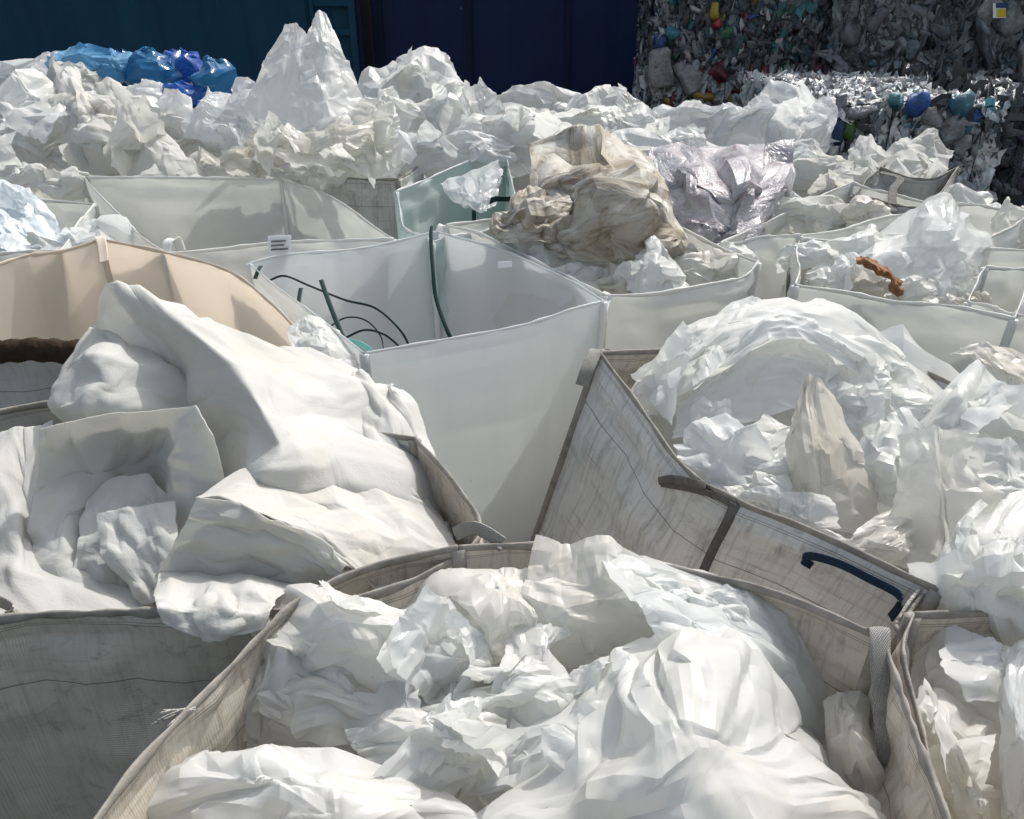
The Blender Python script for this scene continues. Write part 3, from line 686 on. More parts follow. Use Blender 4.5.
B1 = bag('grimy beige bag brimming with white film, nearest the camera', Zs([(60, 875, 1.0), (458, 549, 1.02), (882, 640, 1.01), (965, 880, 1.0)]),
         {0: Zs([(140, 765), (222, 675), (292, 606), (370, 570)]), 1: Zs([(540, 546), (600, 558), (690, 576), (780, 600)]), 2: Zs([(905, 700), (935, 790)])}, M['bag_dirty'], M['hem_grey'], hemr=.0105, res=65, base=.95, bulge=.03)
B2 = bag('grimy grey bag holding the big felt sheet at lower left', Zs([(-170, 660, 1.0), (300, 612, .98), (415, 440, 1.02), (-60, 425, 1.0)]),
         {0: Zs([(0, 622), (80, 617), (160, 614), (235, 612, .98)]), 1: Zs([(400, 590, .99), (478, 534, 1.0), (450, 478, 1.01)]), 2: Zs([(230, 415), (65, 402)])}, M['bag_dark'], M['hem_grey'], hemr=.0105, res=65, base=.95, bulge=.03, mats={2: M['bag_rag'], 1: M['bag_dirty']})
B3 = bag('empty bag with milky liner and green straps inside', Zs([(364, 354, .99), (604, 302, 1.02), (436, 232, 1.02), (249, 264, 1.0)]),
         {0: Zs([(430, 345, .985), (520, 326, .995), (575, 311, 1.01)]), 1: Zs([(560, 278, .99), (500, 250, 1.0)]), 2: Zs([(370, 247, 1.0), (300, 256, 1.0)])}, M['bag_liner'], M['hem_clear'], res=65, bulge=.03, hemr=.006, ex=1.014)
b4L = PZ(600, 354, 1.03); b4F = PZ(938, 592, 1.0)
B4 = bag('grimy grey bag heaped with white film at right', [b4L, b4F, np.array([1.68, 1.5, .92]), np.array([1.18, 2.5, .90])],
         {0: Zs([(628, 398, 1.0), (672, 452, .98), (737, 500, .99), (830, 546, .99)])}, M['bag_grey'], M['hem_grey'], hemr=.0105, res=65, base=.96, bulge=.0, mats={3: M['bag_dirty']}, shift=(-.30, -.02))
B12 = bag('soiled bag with a frayed rope tie at the right edge', [PZ(913, 616, 1.0), PZ(962, 870, 1.0), np.array([1.75, .62, .96]), np.array([1.75, 1.15, .93])],
          {0: Zs([(902, 660, 1.0), (925, 750, .98)])}, M['bag_dirty'], M['hem_grey'], res=33)
B5 = bag('tan lined empty bag with a soil crusted front rim', [PZ(-120, 300, 1.0), PZ(101, 240, 1.03), PZ(302, 336, .99), PZ(250, 420, .92), PZ(-110, 350, .93)],
         {0: Zs([(0, 265), (50, 252, 1.01)]), 1: Zs([(160, 252, 1.01), (225, 271, 1.0), (275, 303, 1.0)]), 3: Zs([(75, 344, .92), (0, 347, .92)])}, M['bag_tan'], M['hem_tan'], res=65, bulge=.02, ex=1.006, mats={3: M['bag_rag'], 2: M['bag_white'], 4: M['bag_white']})
B6 = bag('empty white bag with a paper label on its front', Zs([(165, 254, 1.0), (394, 240, 1.0), (282, 180, 1.04), (84, 178, 1.06)]),
         {0: Zs([(240, 247, .985), (320, 243, .985)]), 1: Zs([(360, 216, 1.0), (320, 195, 1.02)]), 3: Zs([(125, 222, 1.01)])}, M['bag_white'], M['hem_white'])
B7 = bag('small bag with a pale green liner behind the empty bag', Zs([(396, 192, 1.0), (432, 243, .99), (520, 222, 1.0), (506, 151, 1.06)]),
         {0: Zs([(404, 226, .98)]), 3: Zs([(450, 170, 1.03)])}, M['bag_cyan'], M['hem_clear'])
B8 = bag('round white bag carrying the soiled beige bundle', Zs([(446, 226, 1.02), (604, 296, 1.0), (758, 263, 1.02), (620, 205, 1.0)]),
         {0: Zs([(480, 236, 1.0), (545, 268, .99)]), 1: Zs([(650, 294, .99), (712, 286, .99), (745, 276, 1.0)])}, M['bag_white'], M['hem_white'], base=.9)
B9 = bag('white bag with rust stained scrap on top at right', Zs([(795, 286, 1.02), (1014, 320, 1.0), (1045, 252, 1.0), (800, 240, 1.0)]),
         {0: Zs([(860, 294, .99), (930, 305, .99)])}, M['bag_white'], M['hem_white'], base=.92)
B10 = bag('white bag with two open back panels by the grey bag', Zs([(720, 244, .98), (800, 236, 1.02), (938, 206, 1.0), (852, 183, 1.02)]),
          {2: Zs([(890, 194, .99)])}, M['bag_white'], M['hem_white'])
B11 = bag('white bag at the far right behind the clear film tent', Zs([(925, 222, .98), (985, 240, 1.0), (1034, 214, 1.02), (957, 205, 1.0)]), {}, M['bag_white'], M['hem_white'])
B13 = bag('white bag at the right edge beside the rust stained scrap', Zs([(968, 303, .98), (1050, 318, 1.0), (1090, 268, 1.0), (985, 268, 1.0)]), {}, M['bag_white'], M['hem_white'])
B14 = bag('dirty grey bag below the fanned felt sheets', Zs([(853, 196, .98), (930, 210, 1.0), (958, 168, 1.06), (880, 168, 1.02)]), {2: Zs([(930, 180, 1.02)])}, M['bag_rag'], M['hem_grey'])
B16 = bag('weathered grey bag behind the labelled empty bag', Zs([(268, 172, 1.03), (398, 180, 1.03), (440, 150, 1.0), (300, 146, 1.0)]), {}, M['bag_grey'], M['hem_grey'])
B17 = bag('white bag at the left edge holding bluish film', Zs([(-90, 262, 1.0), (60, 252, 1.0), (95, 205, 1.0), (-60, 195, 1.0)]), {}, M['bag_white'], M['hem_white'])
B18 = bag('small grey bag in the back row against the navy container', Zs([(472, 112, 1.0), (512, 126, 1.0), (560, 112, 1.0), (500, 104, 1.0)]), {}, M['bag_rag'], M['hem_grey'])
# labels and soil band
def on_panel(nm, px0, py0, px1, py1, Y, mat, parent, lab=None):
    q = [PY(px0, py1, Y), PY(px1, py1 - 1, Y), PY(px1, py0 - 1, Y), PY(px0, py0, Y)]
    o = mesh_obj(nm, q, [(0, 1, 2, 3)], mat, parent, smooth=False, thick=.002)
    if lab: o['label'] = lab
    return o
# ------------------------------------------------------------------ straps on the bags
def strap(parent, pts, wpx, mat, side=None, nm='lifting_loop', n=30, lab=None, thick=.003, twist=0):
    P = [PY(*p) for p in pts]; wd = wpx * float(np.mean([p[2] for p in pts])) / F_PX * 1.05
    o = ribbon(nm, P, wd, mat, parent, side, n, thick, twist)
    if lab: o['label'] = lab
    return o
strap(B1, [(872, 634, 1.02), (879, 629, .995), (880, 648, .965), (882, 690, .925), (885, 730, .89), (889, 764, .865)], 27, M['web_white'])
strap(B1, [(455, 534, 1.30), (475, 528, 1.28), (498, 540, 1.25), (500, 546, 1.25)], 17, M['web_white'], side=(0, .3, 1))
strap(B4, [(582, 386, 2.06), (588, 368, 2.08), (597, 350, 2.14), (606, 352, 2.2), (612, 362, 2.2)], 14, M['web_white'])
strap(B9, [(795, 302, 2.98), (795, 285, 3.03), (797, 270, 3.10), (803, 268, 3.16)], 17, M['web_grey'])
strap(B3, [(600, 318, 2.62), (603, 305, 2.68), (606, 296, 2.72), (600, 292, 2.76)], 12, M['hem_clear'])
strap(B8, [(438, 240, 3.58), (443, 226, 3.62), (449, 228, 3.64), (452, 244, 3.6)], 10, M['hem_white'])
strap(B6, [(166, 262, 3.22), (167, 243, 3.26), (176, 239, 3.30), (182, 252, 3.28)], 9, M['hem_white'])
strap(B5, [(104, 262, 3.18), (101, 240, 3.28), (97, 236, 3.34)], 9, M['hem_tan'])
strap(B2, [(-30, 598, 1.17), (-5, 600, 1.15), (12, 608, 1.13), (10, 618, 1.12)], 16, M['web_white'], side=(0, .3, 1))
strap(B14, [(893, 212, 4.05), (893, 190, 4.3), (900, 178, 4.5), (880, 172, 4.6)], 7, M['web_grey'])
for k, (dx, dy) in enumerate(((0, 0), (5, 3), (-3, 6))):
    tube('rope_tie', [PY(*p) for p in ((898 + dx, 620 + dy, 1.09), (912 + dx, 598 + dy, 1.12), (928 + dx, 582 + dy, 1.16), (945 + dx, 572 + dy, 1.2))], .0035, M['rope'], B12, 20, 6)
tube('rope_tie', [PY(*p) for p in ((895, 625, 1.06), (906, 650, 1.02), (905, 690, .97), (912, 740, .92), (925, 790, .88))], .005, M['hem_grey'], B12, 24, 6)
# frayed seam tail on the lower-left rim of the nearest bag
for k in range(7):
    rr = np.random.RandomState(k)
    a = PZ(190 + rr.randn() * 3, 709 - rr.randn() * 3, 1.004); b = PZ(163 + rr.randn() * 5, 718 + rr.randn() * 4, .985 + rr.randn() * .004)
    tube('frayed_thread', [a, (a + b) / 2 + rr.randn(3) * .003, b], .0035 - .0003 * k, M['rope'], B1, 10, 5, .6)
# soil crust on tan bag's front rim
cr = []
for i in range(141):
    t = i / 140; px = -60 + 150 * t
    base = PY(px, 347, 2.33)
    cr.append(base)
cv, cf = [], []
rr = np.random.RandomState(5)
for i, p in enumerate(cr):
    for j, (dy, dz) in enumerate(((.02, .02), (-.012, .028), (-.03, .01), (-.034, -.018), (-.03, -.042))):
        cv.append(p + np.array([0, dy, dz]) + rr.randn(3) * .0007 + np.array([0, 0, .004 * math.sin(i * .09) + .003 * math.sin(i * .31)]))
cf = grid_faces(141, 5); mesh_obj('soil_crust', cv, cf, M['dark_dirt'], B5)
# paper label on the empty white bag (unreadable grey print in the photo)
on_panel('paper_label', 268, 236, 291, 256, 3.19, M['paper'], B6)
for y_ in (241, 245, 249): on_panel('print_line', 271, y_, 288 - (y_ % 3) * 2, y_ + 1.6, 3.184, M['ink'], B6)
on_panel('paper_label', 498, 262, 512, 268, 3.13, M['paper'], B3)
# ------------------------------------------------------------------ sheets, foreground heap in the nearest bag
PS = 'plastic sheet'
FG = 'white film sheets heaped in the nearest bag'
f = M['film']; fc = M['film_clean']
sheet('film_sheet', 'large taut white film dome at the bottom centre', PS, [
 [(612,668,1.03),(652,636,1.04),(695,626,1.05),(738,642,1.04),(775,690,1.02)],
 [(572,722,.93),(630,678,.93),(690,658,.93),(752,684,.94),(812,738,.96)],
 [(530,780,.83),(606,748,.80),(690,724,.78),(770,742,.81),(842,788,.86)],
 [(482,824,.75),(588,822,.70),(690,808,.67),(788,812,.70),(872,824,.76)],
 [(470,890,.68),(580,900,.61),(690,900,.58),(790,900,.61),(890,890,.68)]], fc, ex=1.07, res=129, group=FG, stiff=.3, vary=1.0, hold=.03, fine=1.004, amp=.8, npleat=7, crink=.10, crease=.10)
sheet('film_sheet', 'translucent film draped along the back rim, left of the grimy strap', PS, [
 [(596,546,1.22),(650,561,1.20),(715,577,1.18),(776,592,1.15)],
 [(612,578,1.11),(670,592,1.10),(745,610,1.10),(802,640,1.08)],
 [(640,610,1.03),(690,622,1.03),(765,655,1.03),(827,692,1.03)],
 [(660,645,.99),(715,660,.98),(775,705,.97),(826,738,.97)]], M['film_clear'], ex=1.03, res=65, group=FG, stiff=.3, hold=.05)
sheet('film_sheet', 'boxy crinkled film standing upright in the middle of the nearest heap', PS, [
 [(538,541,1.22),(570,543,1.22),(600,538,1.22),(640,560,1.20),(668,576,1.18)],
 [(530,575,1.15),(570,582,1.13),(610,572,1.15),(650,592,1.13),(702,588,1.12)],
 [(525,602,1.09),(575,600,1.07),(630,602,1.07),(670,608,1.07),(692,604,1.10)],
 [(530,640,1.06),(580,647,1.02),(620,652,1.01),(650,652,1.02),(672,642,1.06)],
 [(545,670,1.02),(590,674,.98),(630,672,.98),(655,667,.98),(676,652,1.0)]], M['film_warm'], ex=1.12, lin=True, res=129, group=FG, steep=.4, stiff=.15, vary=.9, hold=.03)
sheet('film_sheet', 'thick white roll of film with a shaded left end in the nearest heap', PS, [
 [(250,618,1.10),(300,590,1.13),(350,597,1.11),(410,608,1.09),(445,600,1.10)],
 [(285,645,1.02),(340,624,1.0),(400,630,.99),(450,645,1.0),(482,650,1.02)],
 [(300,672,1.0),(345,667,.95),(395,671,.945),(440,682,.95),(478,676,1.0)],
 [(345,692,.98),(370,702,.95),(405,706,.94),(430,697,.95),(462,690,1.0)]], fc, ex=1.10, res=129, group=FG, steep=.4, stiff=.3, hold=.03)
sheet('film_sheet', 'pleated white film with a beige shaded fold behind the thick roll', PS, [
 [(395,594,1.16),(450,570,1.19),(500,570,1.19),(540,574,1.18)],
 [(428,622,1.09),(475,612,1.05),(510,600,1.08),(535,612,1.08)],
 [(452,662,1.03),(490,662,.99),(515,642,1.02),(538,642,1.03)],
 [(448,695,.98),(482,696,.95),(512,684,.97),(545,682,1.0)]], M['film_warm'], ex=1.16, res=65, group=FG, steep=.4, hold=.03)
sheet('film_sheet', 'narrow folded film pressed against the left wall of the nearest bag', PS, [
 [(250,622,1.08),(275,612,1.10),(300,622,1.10)],
 [(248,680,.98),(275,670,.97),(312,665,1.0)],
 [(224,716,.92),(258,736,.90),(312,720,.92)],
 [(240,750,.88),(282,762,.86),(335,748,.88)]], f, ex=1.16, res=65, group=FG, steep=.4)
sheet('film_sheet', 'grey shaded lump of film below the thick roll', PS, [
 [(295,660,1.03),(350,678,1.0),(405,692,.98),(440,700,.97)],
 [(268,692,.96),(330,698,.93),(395,715,.92),(435,715,.93)],
 [(262,738,.90),(320,746,.87),(390,752,.86),(440,745,.88)]], f, ex=1.25, res=65, group=FG, steep=.4)
sheet('film_sheet', 'smooth white film mound at the bottom left of the nearest heap', PS, [
 [(128,796,.80),(194,761,.83),(270,747,.84),(340,752,.84),(405,772,.83)],
 [(112,822,.75),(182,787,.74),(270,775,.73),(350,784,.74),(440,800,.77)],
 [(100,856,.69),(176,833,.67),(270,826,.65),(360,830,.66),(475,830,.70)],
 [(98,902,.63),(176,893,.60),(270,890,.58),(370,890,.59),(470,880,.64)]], fc, ex=1.07, res=129, group=FG, steep=.4, stiff=.3, vary=1.0, fine=1.004, amp=.8, npleat=6, crink=.10, crease=.10)
sheet('film_sheet', 'diagonal flat fold of film left of the taut dome', PS, [
 [(555,695,.97),(590,672,.99),(622,664,.99),(648,690,.97)],
 [(500,745,.87),(550,730,.855),(592,724,.86),(628,722,.88)],
 [(465,792,.78),(510,786,.76),(552,780,.77),(585,762,.80)],
 [(436,825,.72),(480,835,.70),(525,835,.70),(562,815,.74)]], fc, ex=1.07, lin=True, res=65, group=FG, steep=.4, stiff=.25)
sheet('film_sheet', 'arched white film with a hollow below it, middle left of the nearest heap', PS, [
 [(350,730,.90),(400,712,.91),(450,708,.91),(505,720,.91)],
 [(360,750,.85),(420,735,.83),(470,740,.83),(500,752,.85)],
 [(392,775,.80),(440,778,.78),(472,792,.77),(486,815,.75)]], f, ex=1.12, crink=0.06, res=65, group=FG, steep=.4)
sheet('film_sheet', 'curled film strip between the pleated film and the diagonal fold', PS, [
 [(400,720,.96),(440,690,.98),(480,690,.98),(530,660,1.01)],
 [(430,730,.92),(460,705,.93),(500,690,.94),(545,672,.97)],
 [(470,725,.90),(500,712,.90),(540,695,.91),(570,680,.94)],
 [(490,745,.87),(530,735,.87),(560,715,.885),(590,700,.91)]], f, ex=1.22, res=65, group=FG, steep=.4)
sheet('film_sheet', 'film with a yellow brown stain below the grimy strap', PS, [
 [(822,704,.98),(852,697,.975),(874,712,.985)],
 [(828,750,.89),(858,735,.87),(886,760,.89)],
 [(843,802,.80),(876,790,.79),(903,792,.81)],
 [(845,845,.75),(882,845,.73),(910,832,.75)]], M['film_dirty'], ex=1.2, res=65, group=FG, steep=.4)
sheet('film_sheet', 'small white fold behind the boxy film at the bag back rim', PS, [
 [(640,572,1.15),(690,585,1.13),(735,600,1.12),(768,640,1.08)],
 [(672,600,1.08),(705,605,1.06),(735,618,1.06),(760,655,1.04)],
 [(678,640,1.03),(705,640,1.0),(728,640,1.01),(740,662,1.02)]], f, ex=1.25, res=65, group=FG, steep=.4)
sheet('film_sheet', 'white film packed low beneath the nearest heap', PS, [
 [(300,640,1.12),(400,600,1.18),(560,590,1.2),(720,620,1.14),(860,690,1.05)],
 [(245,715,.98),(360,700,1.0),(560,690,1.0),(740,700,1.0),(880,760,.95)],
 [(215,800,.84),(340,790,.86),(560,780,.86),(760,790,.86),(900,830,.84)],
 [(180,880,.72),(330,890,.72),(560,890,.7),(780,890,.72),(930,880,.76)]], f, ex=1.25, res=65, group=FG, steep=.4)

# ------------------------------------------------------------------ felt heap
FE = 'white felt sheets in the lower left bag'
fe = M['felt']; FK = dict(stiff=.35, vary=.7, fine=1.006, rag=.35, soft=1, thick=.002, amp=1.0, lin=True, crease=.05, npleat=6)
sheet('felt_sheet', 'large ridged white felt sheet rising over the tan bag', 'felt sheet', [
 [(94,330,1.92),(113,281,1.86),(150,293,1.88),(225,326,1.96),(300,352,2.04)],
 [(84,368,1.88),(140,340,1.80),(195,326,1.72),(280,360,1.86),(372,384,1.98)],
 [(100,410,1.80),(175,400,1.74),(240,368,1.58),(318,398,1.74),(408,400,1.88)],
 [(150,455,1.68),(215,445,1.60),(270,425,1.46),(335,432,1.60),(426,455,1.72)],
 [(190,505,1.55),(226,506,1.50),(274,486,1.38),(345,482,1.45),(436,508,1.56)],
 [(205,545,1.50),(245,545,1.45),(295,528,1.38),(355,528,1.44),(440,552,1.48)]], fe, ex=1.05, res=129, group=FE, pleat=.05, **FK)
sheet('felt_sheet', 'low felt flap with a lump at the left of the ridged sheet', 'felt sheet', [
 [(92,326,1.90),(112,334,1.86),(160,352,1.86),(230,385,1.84)],
 [(64,372,1.78),(100,356,1.66),(160,372,1.70),(235,405,1.78)],
 [(46,404,1.68),(84,404,1.58),(150,408,1.62),(235,425,1.72)],
 [(68,426,1.66),(102,436,1.60),(152,440,1.62),(235,450,1.70)]], fe, ex=1.05, res=65, group=FE, **FK)
sheet('felt_sheet', 'felt folded into an open pocket at left', 'felt sheet', [
 [(42,434,1.50),(75,420,1.52),(120,411,1.54),(160,410,1.54),(196,410,1.49),(214,440,1.42)],
 [(48,482,1.48),(85,468,1.56),(125,462,1.60),(156,460,1.60),(170,464,1.46),(224,482,1.40)],
 [(34,532,1.41),(70,520,1.44),(112,520,1.54),(156,510,1.58),(163,522,1.40),(218,522,1.38)],
 [(29,566,1.35),(65,576,1.31),(110,582,1.36),(150,562,1.44),(178,552,1.36),(203,546,1.37)],
 [(48,582,1.36),(80,592,1.32),(120,598,1.33),(140,592,1.38),(160,582,1.38),(190,562,1.38)]], fe, ex=1.07, res=129, group=FE, pleat=.045, **FK)
sheet('felt_sheet', 'felt fold bulging low inside the open pocket', 'felt sheet', [
 [(86,505,1.47),(112,478,1.51),(150,476,1.51),(170,500,1.46)],
 [(78,545,1.37),(112,535,1.39),(150,530,1.40),(168,540,1.38)],
 [(74,586,1.31),(110,597,1.29),(140,592,1.31),(168,576,1.33)]], fe, ex=1.07, res=65, group=FE, **FK)
sheet('felt_sheet', 'flat bluish felt plate hanging beside the torn face', 'felt sheet', [
 [(96,515,1.40),(130,508,1.40),(175,502,1.40)],[(104,556,1.31),(138,550,1.30),(176,540,1.30)],[(142,604,1.22),(162,600,1.20),(195,588,1.20)]], fe, ex=1.05, res=65, group=FE, **FK)
sheet('felt_sheet', 'sunlit stained felt flap on top near the bag rim', 'felt sheet', [
 [(198,496,1.30),(240,474,1.40),(285,462,1.48),(345,466,1.52),(400,479,1.54)],
 [(235,503,1.235),(288,498,1.32),(340,499,1.37),(392,506,1.42),(442,524,1.46)],
 [(288,522,1.205),(328,534,1.23),(365,540,1.27),(412,545,1.31),(458,551,1.36)],
 [(343,562,1.19),(362,574,1.19),(383,592,1.185),(402,602,1.19),(430,592,1.24)]], M['felt_stain'], ex=1.05, res=129, group=FE, pleat=.05, **FK)
sheet('felt_sheet', 'shaded felt face hanging below the stained flap with a torn edge', 'felt sheet', [
 [(200,498,1.25),(240,505,1.225),(287,523,1.20),(326,547,1.19),(344,563,1.185)],
 [(188,522,1.235),(236,533,1.215),(286,549,1.20),(320,563,1.19),(340,577,1.18)],
 [(160,576,1.235),(210,582,1.22),(265,596,1.20),(310,596,1.19),(334,588,1.18)]], M['felt_stain'], ex=1.05, res=129, group=FE, pleat=.05, **FK)
sheet('felt_sheet', 'curled felt end hanging lowest over the grey bag front', 'felt sheet', [
 [(160,572,1.235),(222,572,1.235),(300,585,1.20)],
 [(158,594,1.10),(216,592,1.09),(276,600,1.085)],
 [(160,610,1.035),(214,612,1.025),(270,612,1.035)],
 [(166,624,1.02),(206,640,1.005),(258,632,1.015)]], fe, ex=1.06, res=65, group=FE, **FK)
sheet('felt_sheet', 'shaded felt at the left edge above the grey bag front', 'felt sheet', [
 [(-60,442,1.66),(0,436,1.66),(55,425,1.68)],
 [(-60,500,1.50),(8,490,1.48),(48,480,1.54)],
 [(-60,560,1.38),(18,550,1.36),(70,562,1.40)],
 [(-60,618,1.20),(38,616,1.19),(165,610,1.20)]], fe, ex=1.05, res=65, group=FE, **FK)
sheet('felt_sheet', 'cream felt hanging at the right end of the heap', 'felt sheet', [
 [(330,380,1.92),(365,378,1.90),(395,390,1.86)],
 [(360,440,1.66),(392,420,1.70),(415,450,1.70)],
 [(370,520,1.44),(425,500,1.52),(452,545,1.50)],
 [(388,606,1.26),(415,596,1.28),(460,552,1.40)]], fe, ex=1.10, res=65, group=FE, **FK)
sheet('felt_sheet', 'felt bundled underneath the ridged sheet', 'felt sheet', [
 [(20,440,1.78),(150,420,1.9),(300,410,1.95),(400,450,1.86)],
 [(10,500,1.62),(140,480,1.68),(300,490,1.62),(430,520,1.6)],
 [(0,560,1.42),(140,560,1.46),(300,560,1.40),(420,570,1.42)],
 [(-10,612,1.25),(140,608,1.26),(260,600,1.28),(380,590,1.32)]], fe, ex=1.15, res=65, group=FE, **FK)

# ------------------------------------------------------------------ film heap in the right bag
RH = 'white film sheets heaped in the right bag'
sheet('film_sheet', 'arched white film over the top of the right heap', PS, [
 [(688,328,2.15),(740,305,2.22),(800,299,2.24),(852,316,2.22),(895,350,2.15)],
 [(672,362,2.0),(735,336,2.02),(800,324,2.02),(862,345,2.04),(912,378,2.05)],
 [(662,402,1.85),(730,366,1.88),(795,346,1.90),(852,366,1.93),(935,402,1.95)]], fc, ex=1.08, res=129, group=RH, stiff=.2)
sheet('film_sheet', 'bluish shaded flat film beneath the arched sheet', PS, [
 [(700,386,1.92),(750,352,1.98),(800,336,2.02),(832,360,1.98)],
 [(680,412,1.85),(740,386,1.90),(790,370,1.93),(842,386,1.93)],
 [(672,438,1.78),(730,428,1.80),(790,412,1.84),(842,412,1.88)]], fc, ex=1.03, pleat=.02, crink=0.04, res=65, group=RH, stiff=.3)
sheet('film_sheet', 'long diagonal white fold in the left of the right heap', PS, [
 [(675,447,1.69),(740,440,1.69),(790,432,1.69),(825,408,1.72)],
 [(690,465,1.60),(740,467,1.57),(790,462,1.57),(818,440,1.62)],
 [(735,484,1.52),(765,493,1.47),(800,492,1.47),(822,472,1.52)]], fc, ex=1.07, crink=0.06, res=65, group=RH, steep=.4, stiff=.25)
sheet('film_sheet', 'speckled film standing like a pyramid in the right heap', PS, [
 [(793,420,1.65),(807,376,1.69),(816,378,1.69),(842,410,1.73)],
 [(785,462,1.58),(808,450,1.51),(826,446,1.53),(858,450,1.61)],
 [(784,502,1.50),(811,510,1.43),(832,500,1.43),(874,492,1.53)],
 [(798,518,1.45),(816,522,1.39),(846,532,1.40),(878,534,1.47)]], M['film_dirty'], ex=1.04, lin=True, crink=0.05, res=65, group=RH, steep=.4, stiff=.3)
sheet('film_sheet', 'brightly crinkled film right of the pyramid', PS, [
 [(835,362,1.97),(880,366,1.97),(940,395,1.97)],
 [(830,402,1.82),(880,395,1.80),(930,407,1.85)],
 [(848,444,1.72),(885,430,1.70),(920,424,1.76)]], f, ex=1.28, res=65, group=RH, steep=.4)
sheet('film_sheet', 'creased flat film panel leaning at the right edge of the heap', PS, [
 [(930,405,1.90),(975,360,1.96),(988,374,1.96),(1015,400,1.95)],
 [(912,432,1.78),(955,426,1.74),(996,420,1.76),(1035,440,1.78)],
 [(948,474,1.66),(970,484,1.60),(1005,480,1.60),(1045,476,1.62)]], fc, ex=1.04, lin=True, crink=0.05, res=65, group=RH, steep=.4, stiff=.3)
sheet('film_sheet', 'tan edged film behind the leaning panel', PS, [
 [(952,352,2.16),(985,345,2.20),(1040,360,2.20)],
 [(980,364,2.10),(1005,372,2.05),(1045,388,2.05)],
 [(995,402,1.95),(1020,408,1.93),(1055,412,1.90)]], M['film_dirty'], ex=1.2, res=65, group=RH, steep=.4)
sheet('film_sheet', 'pleated cream film along the lower rim of the right bag', PS, [
 [(885,512,1.50),(925,492,1.53),(952,470,1.56),(985,485,1.56)],
 [(845,540,1.38),(890,540,1.37),(932,530,1.40),(972,540,1.45)],
 [(835,552,1.32),(880,562,1.29),(912,568,1.29),(950,575,1.34)]], M['film_warm'], ex=1.14, lin=True, crink=0.06, res=65, group=RH, steep=.4)
sheet('film_sheet', 'bright scraps of film along the left rim of the right bag', PS, [
 [(730,487,1.57),(770,477,1.56),(810,500,1.51)],
 [(742,503,1.48),(780,500,1.45),(815,520,1.42)],
 [(785,534,1.36),(820,544,1.33),(855,548,1.33)]], f, ex=1.25, res=65, group=RH, steep=.4)
sheet('film_sheet', 'upright white flakes of film between pyramid and leaning panel', PS, [
 [(876,425,1.72),(900,418,1.73),(930,440,1.72)],
 [(866,462,1.60),(900,460,1.57),(935,470,1.60)],
 [(870,495,1.52),(898,505,1.48),(935,495,1.52)]], fc, ex=1.3, res=65, group=RH, steep=.4)
sheet('film_sheet', 'white film corner at the left of the arched sheet', PS, [
 [(655,362,2.10),(690,340,2.12),(705,330,2.16)],
 [(630,393,1.95),(665,386,1.89),(695,380,1.95)],
 [(648,414,1.85),(670,434,1.78),(695,424,1.80)]], f, ex=1.2, res=65, group=RH, steep=.4)
sheet('film_sheet', 'film packed low beneath the right heap', PS, [
 [(660,370,2.2),(760,350,2.3),(880,350,2.3),(1040,380,2.2)],
 [(690,430,1.86),(790,420,1.9),(900,420,1.9),(1040,440,1.85)],
 [(740,490,1.6),(830,490,1.6),(920,490,1.6),(1040,500,1.58)],
 [(790,540,1.4),(860,555,1.36),(930,570,1.34),(1000,570,1.36)]], f, ex=1.3, res=65, group=RH, steep=.4)

# ------------------------------------------------------------------ far right heap
XH = 'white film sheets heaped in the bag at the right edge'
sheet('film_sheet', 'crumpled ball of film at the right edge above the rope tie', PS, [
 [(942,545,1.30),(985,513,1.36),(1030,503,1.38),(1075,510,1.38)],
 [(932,582,1.15),(975,558,1.10),(1015,550,1.10),(1075,560,1.12)],
 [(938,612,1.06),(980,602,.99),(1020,600,.98),(1075,600,1.0)],
 [(948,645,1.02),(990,648,.97),(1025,648,.96),(1075,648,.97)]], f, ex=1.22, res=129, group=XH, steep=.4)
sheet('film_sheet', 'smooth bluish film over the top of the crumpled ball', PS, [
 [(968,492,1.60),(1000,475,1.63),(1060,470,1.63)],
 [(945,532,1.45),(990,514,1.45),(1060,505,1.46)]], fc, ex=1.08, res=65, group=XH, steep=.4, stiff=.3)
sheet('film_sheet', 'flat grey shaded film below the crumpled ball', PS, [
 [(918,645,1.07),(950,622,1.07),(985,640,1.04),(1030,655,1.03)],
 [(910,690,.99),(950,680,.96),(985,690,.95),(1030,700,.95)],
 [(930,722,.92),(960,727,.90),(1000,732,.88),(1020,742,.88)]], fc, ex=1.05, lin=True, res=65, group=XH, steep=.4, stiff=.3)
sheet('film_sheet', 'white film flap folded over at the lower right corner', PS, [
 [(918,700,.96),(935,690,.96),(975,715,.94),(1002,736,.94)],
 [(909,716,.90),(940,725,.85),(970,748,.84),(1003,772,.85)],
 [(938,772,.80),(965,786,.76),(987,800,.76),(1004,815,.78)],
 [(955,850,.70),(980,860,.68),(1000,860,.68),(1020,860,.70)]], M['film_warm'], ex=1.08, res=65, group=XH, steep=.4)
sheet('film_sheet', 'upright film strip touching the right picture edge', PS, [
 [(1000,656,1.0),(1025,648,1.02),(1080,650,1.02)],
 [(1001,720,.88),(1022,720,.85),(1080,720,.85)],
 [(1003,792,.76),(1018,802,.73),(1080,800,.72)],
 [(1003,860,.68),(1020,870,.66),(1080,870,.65)]], fc, ex=1.08, res=65, group=XH, steep=.4)

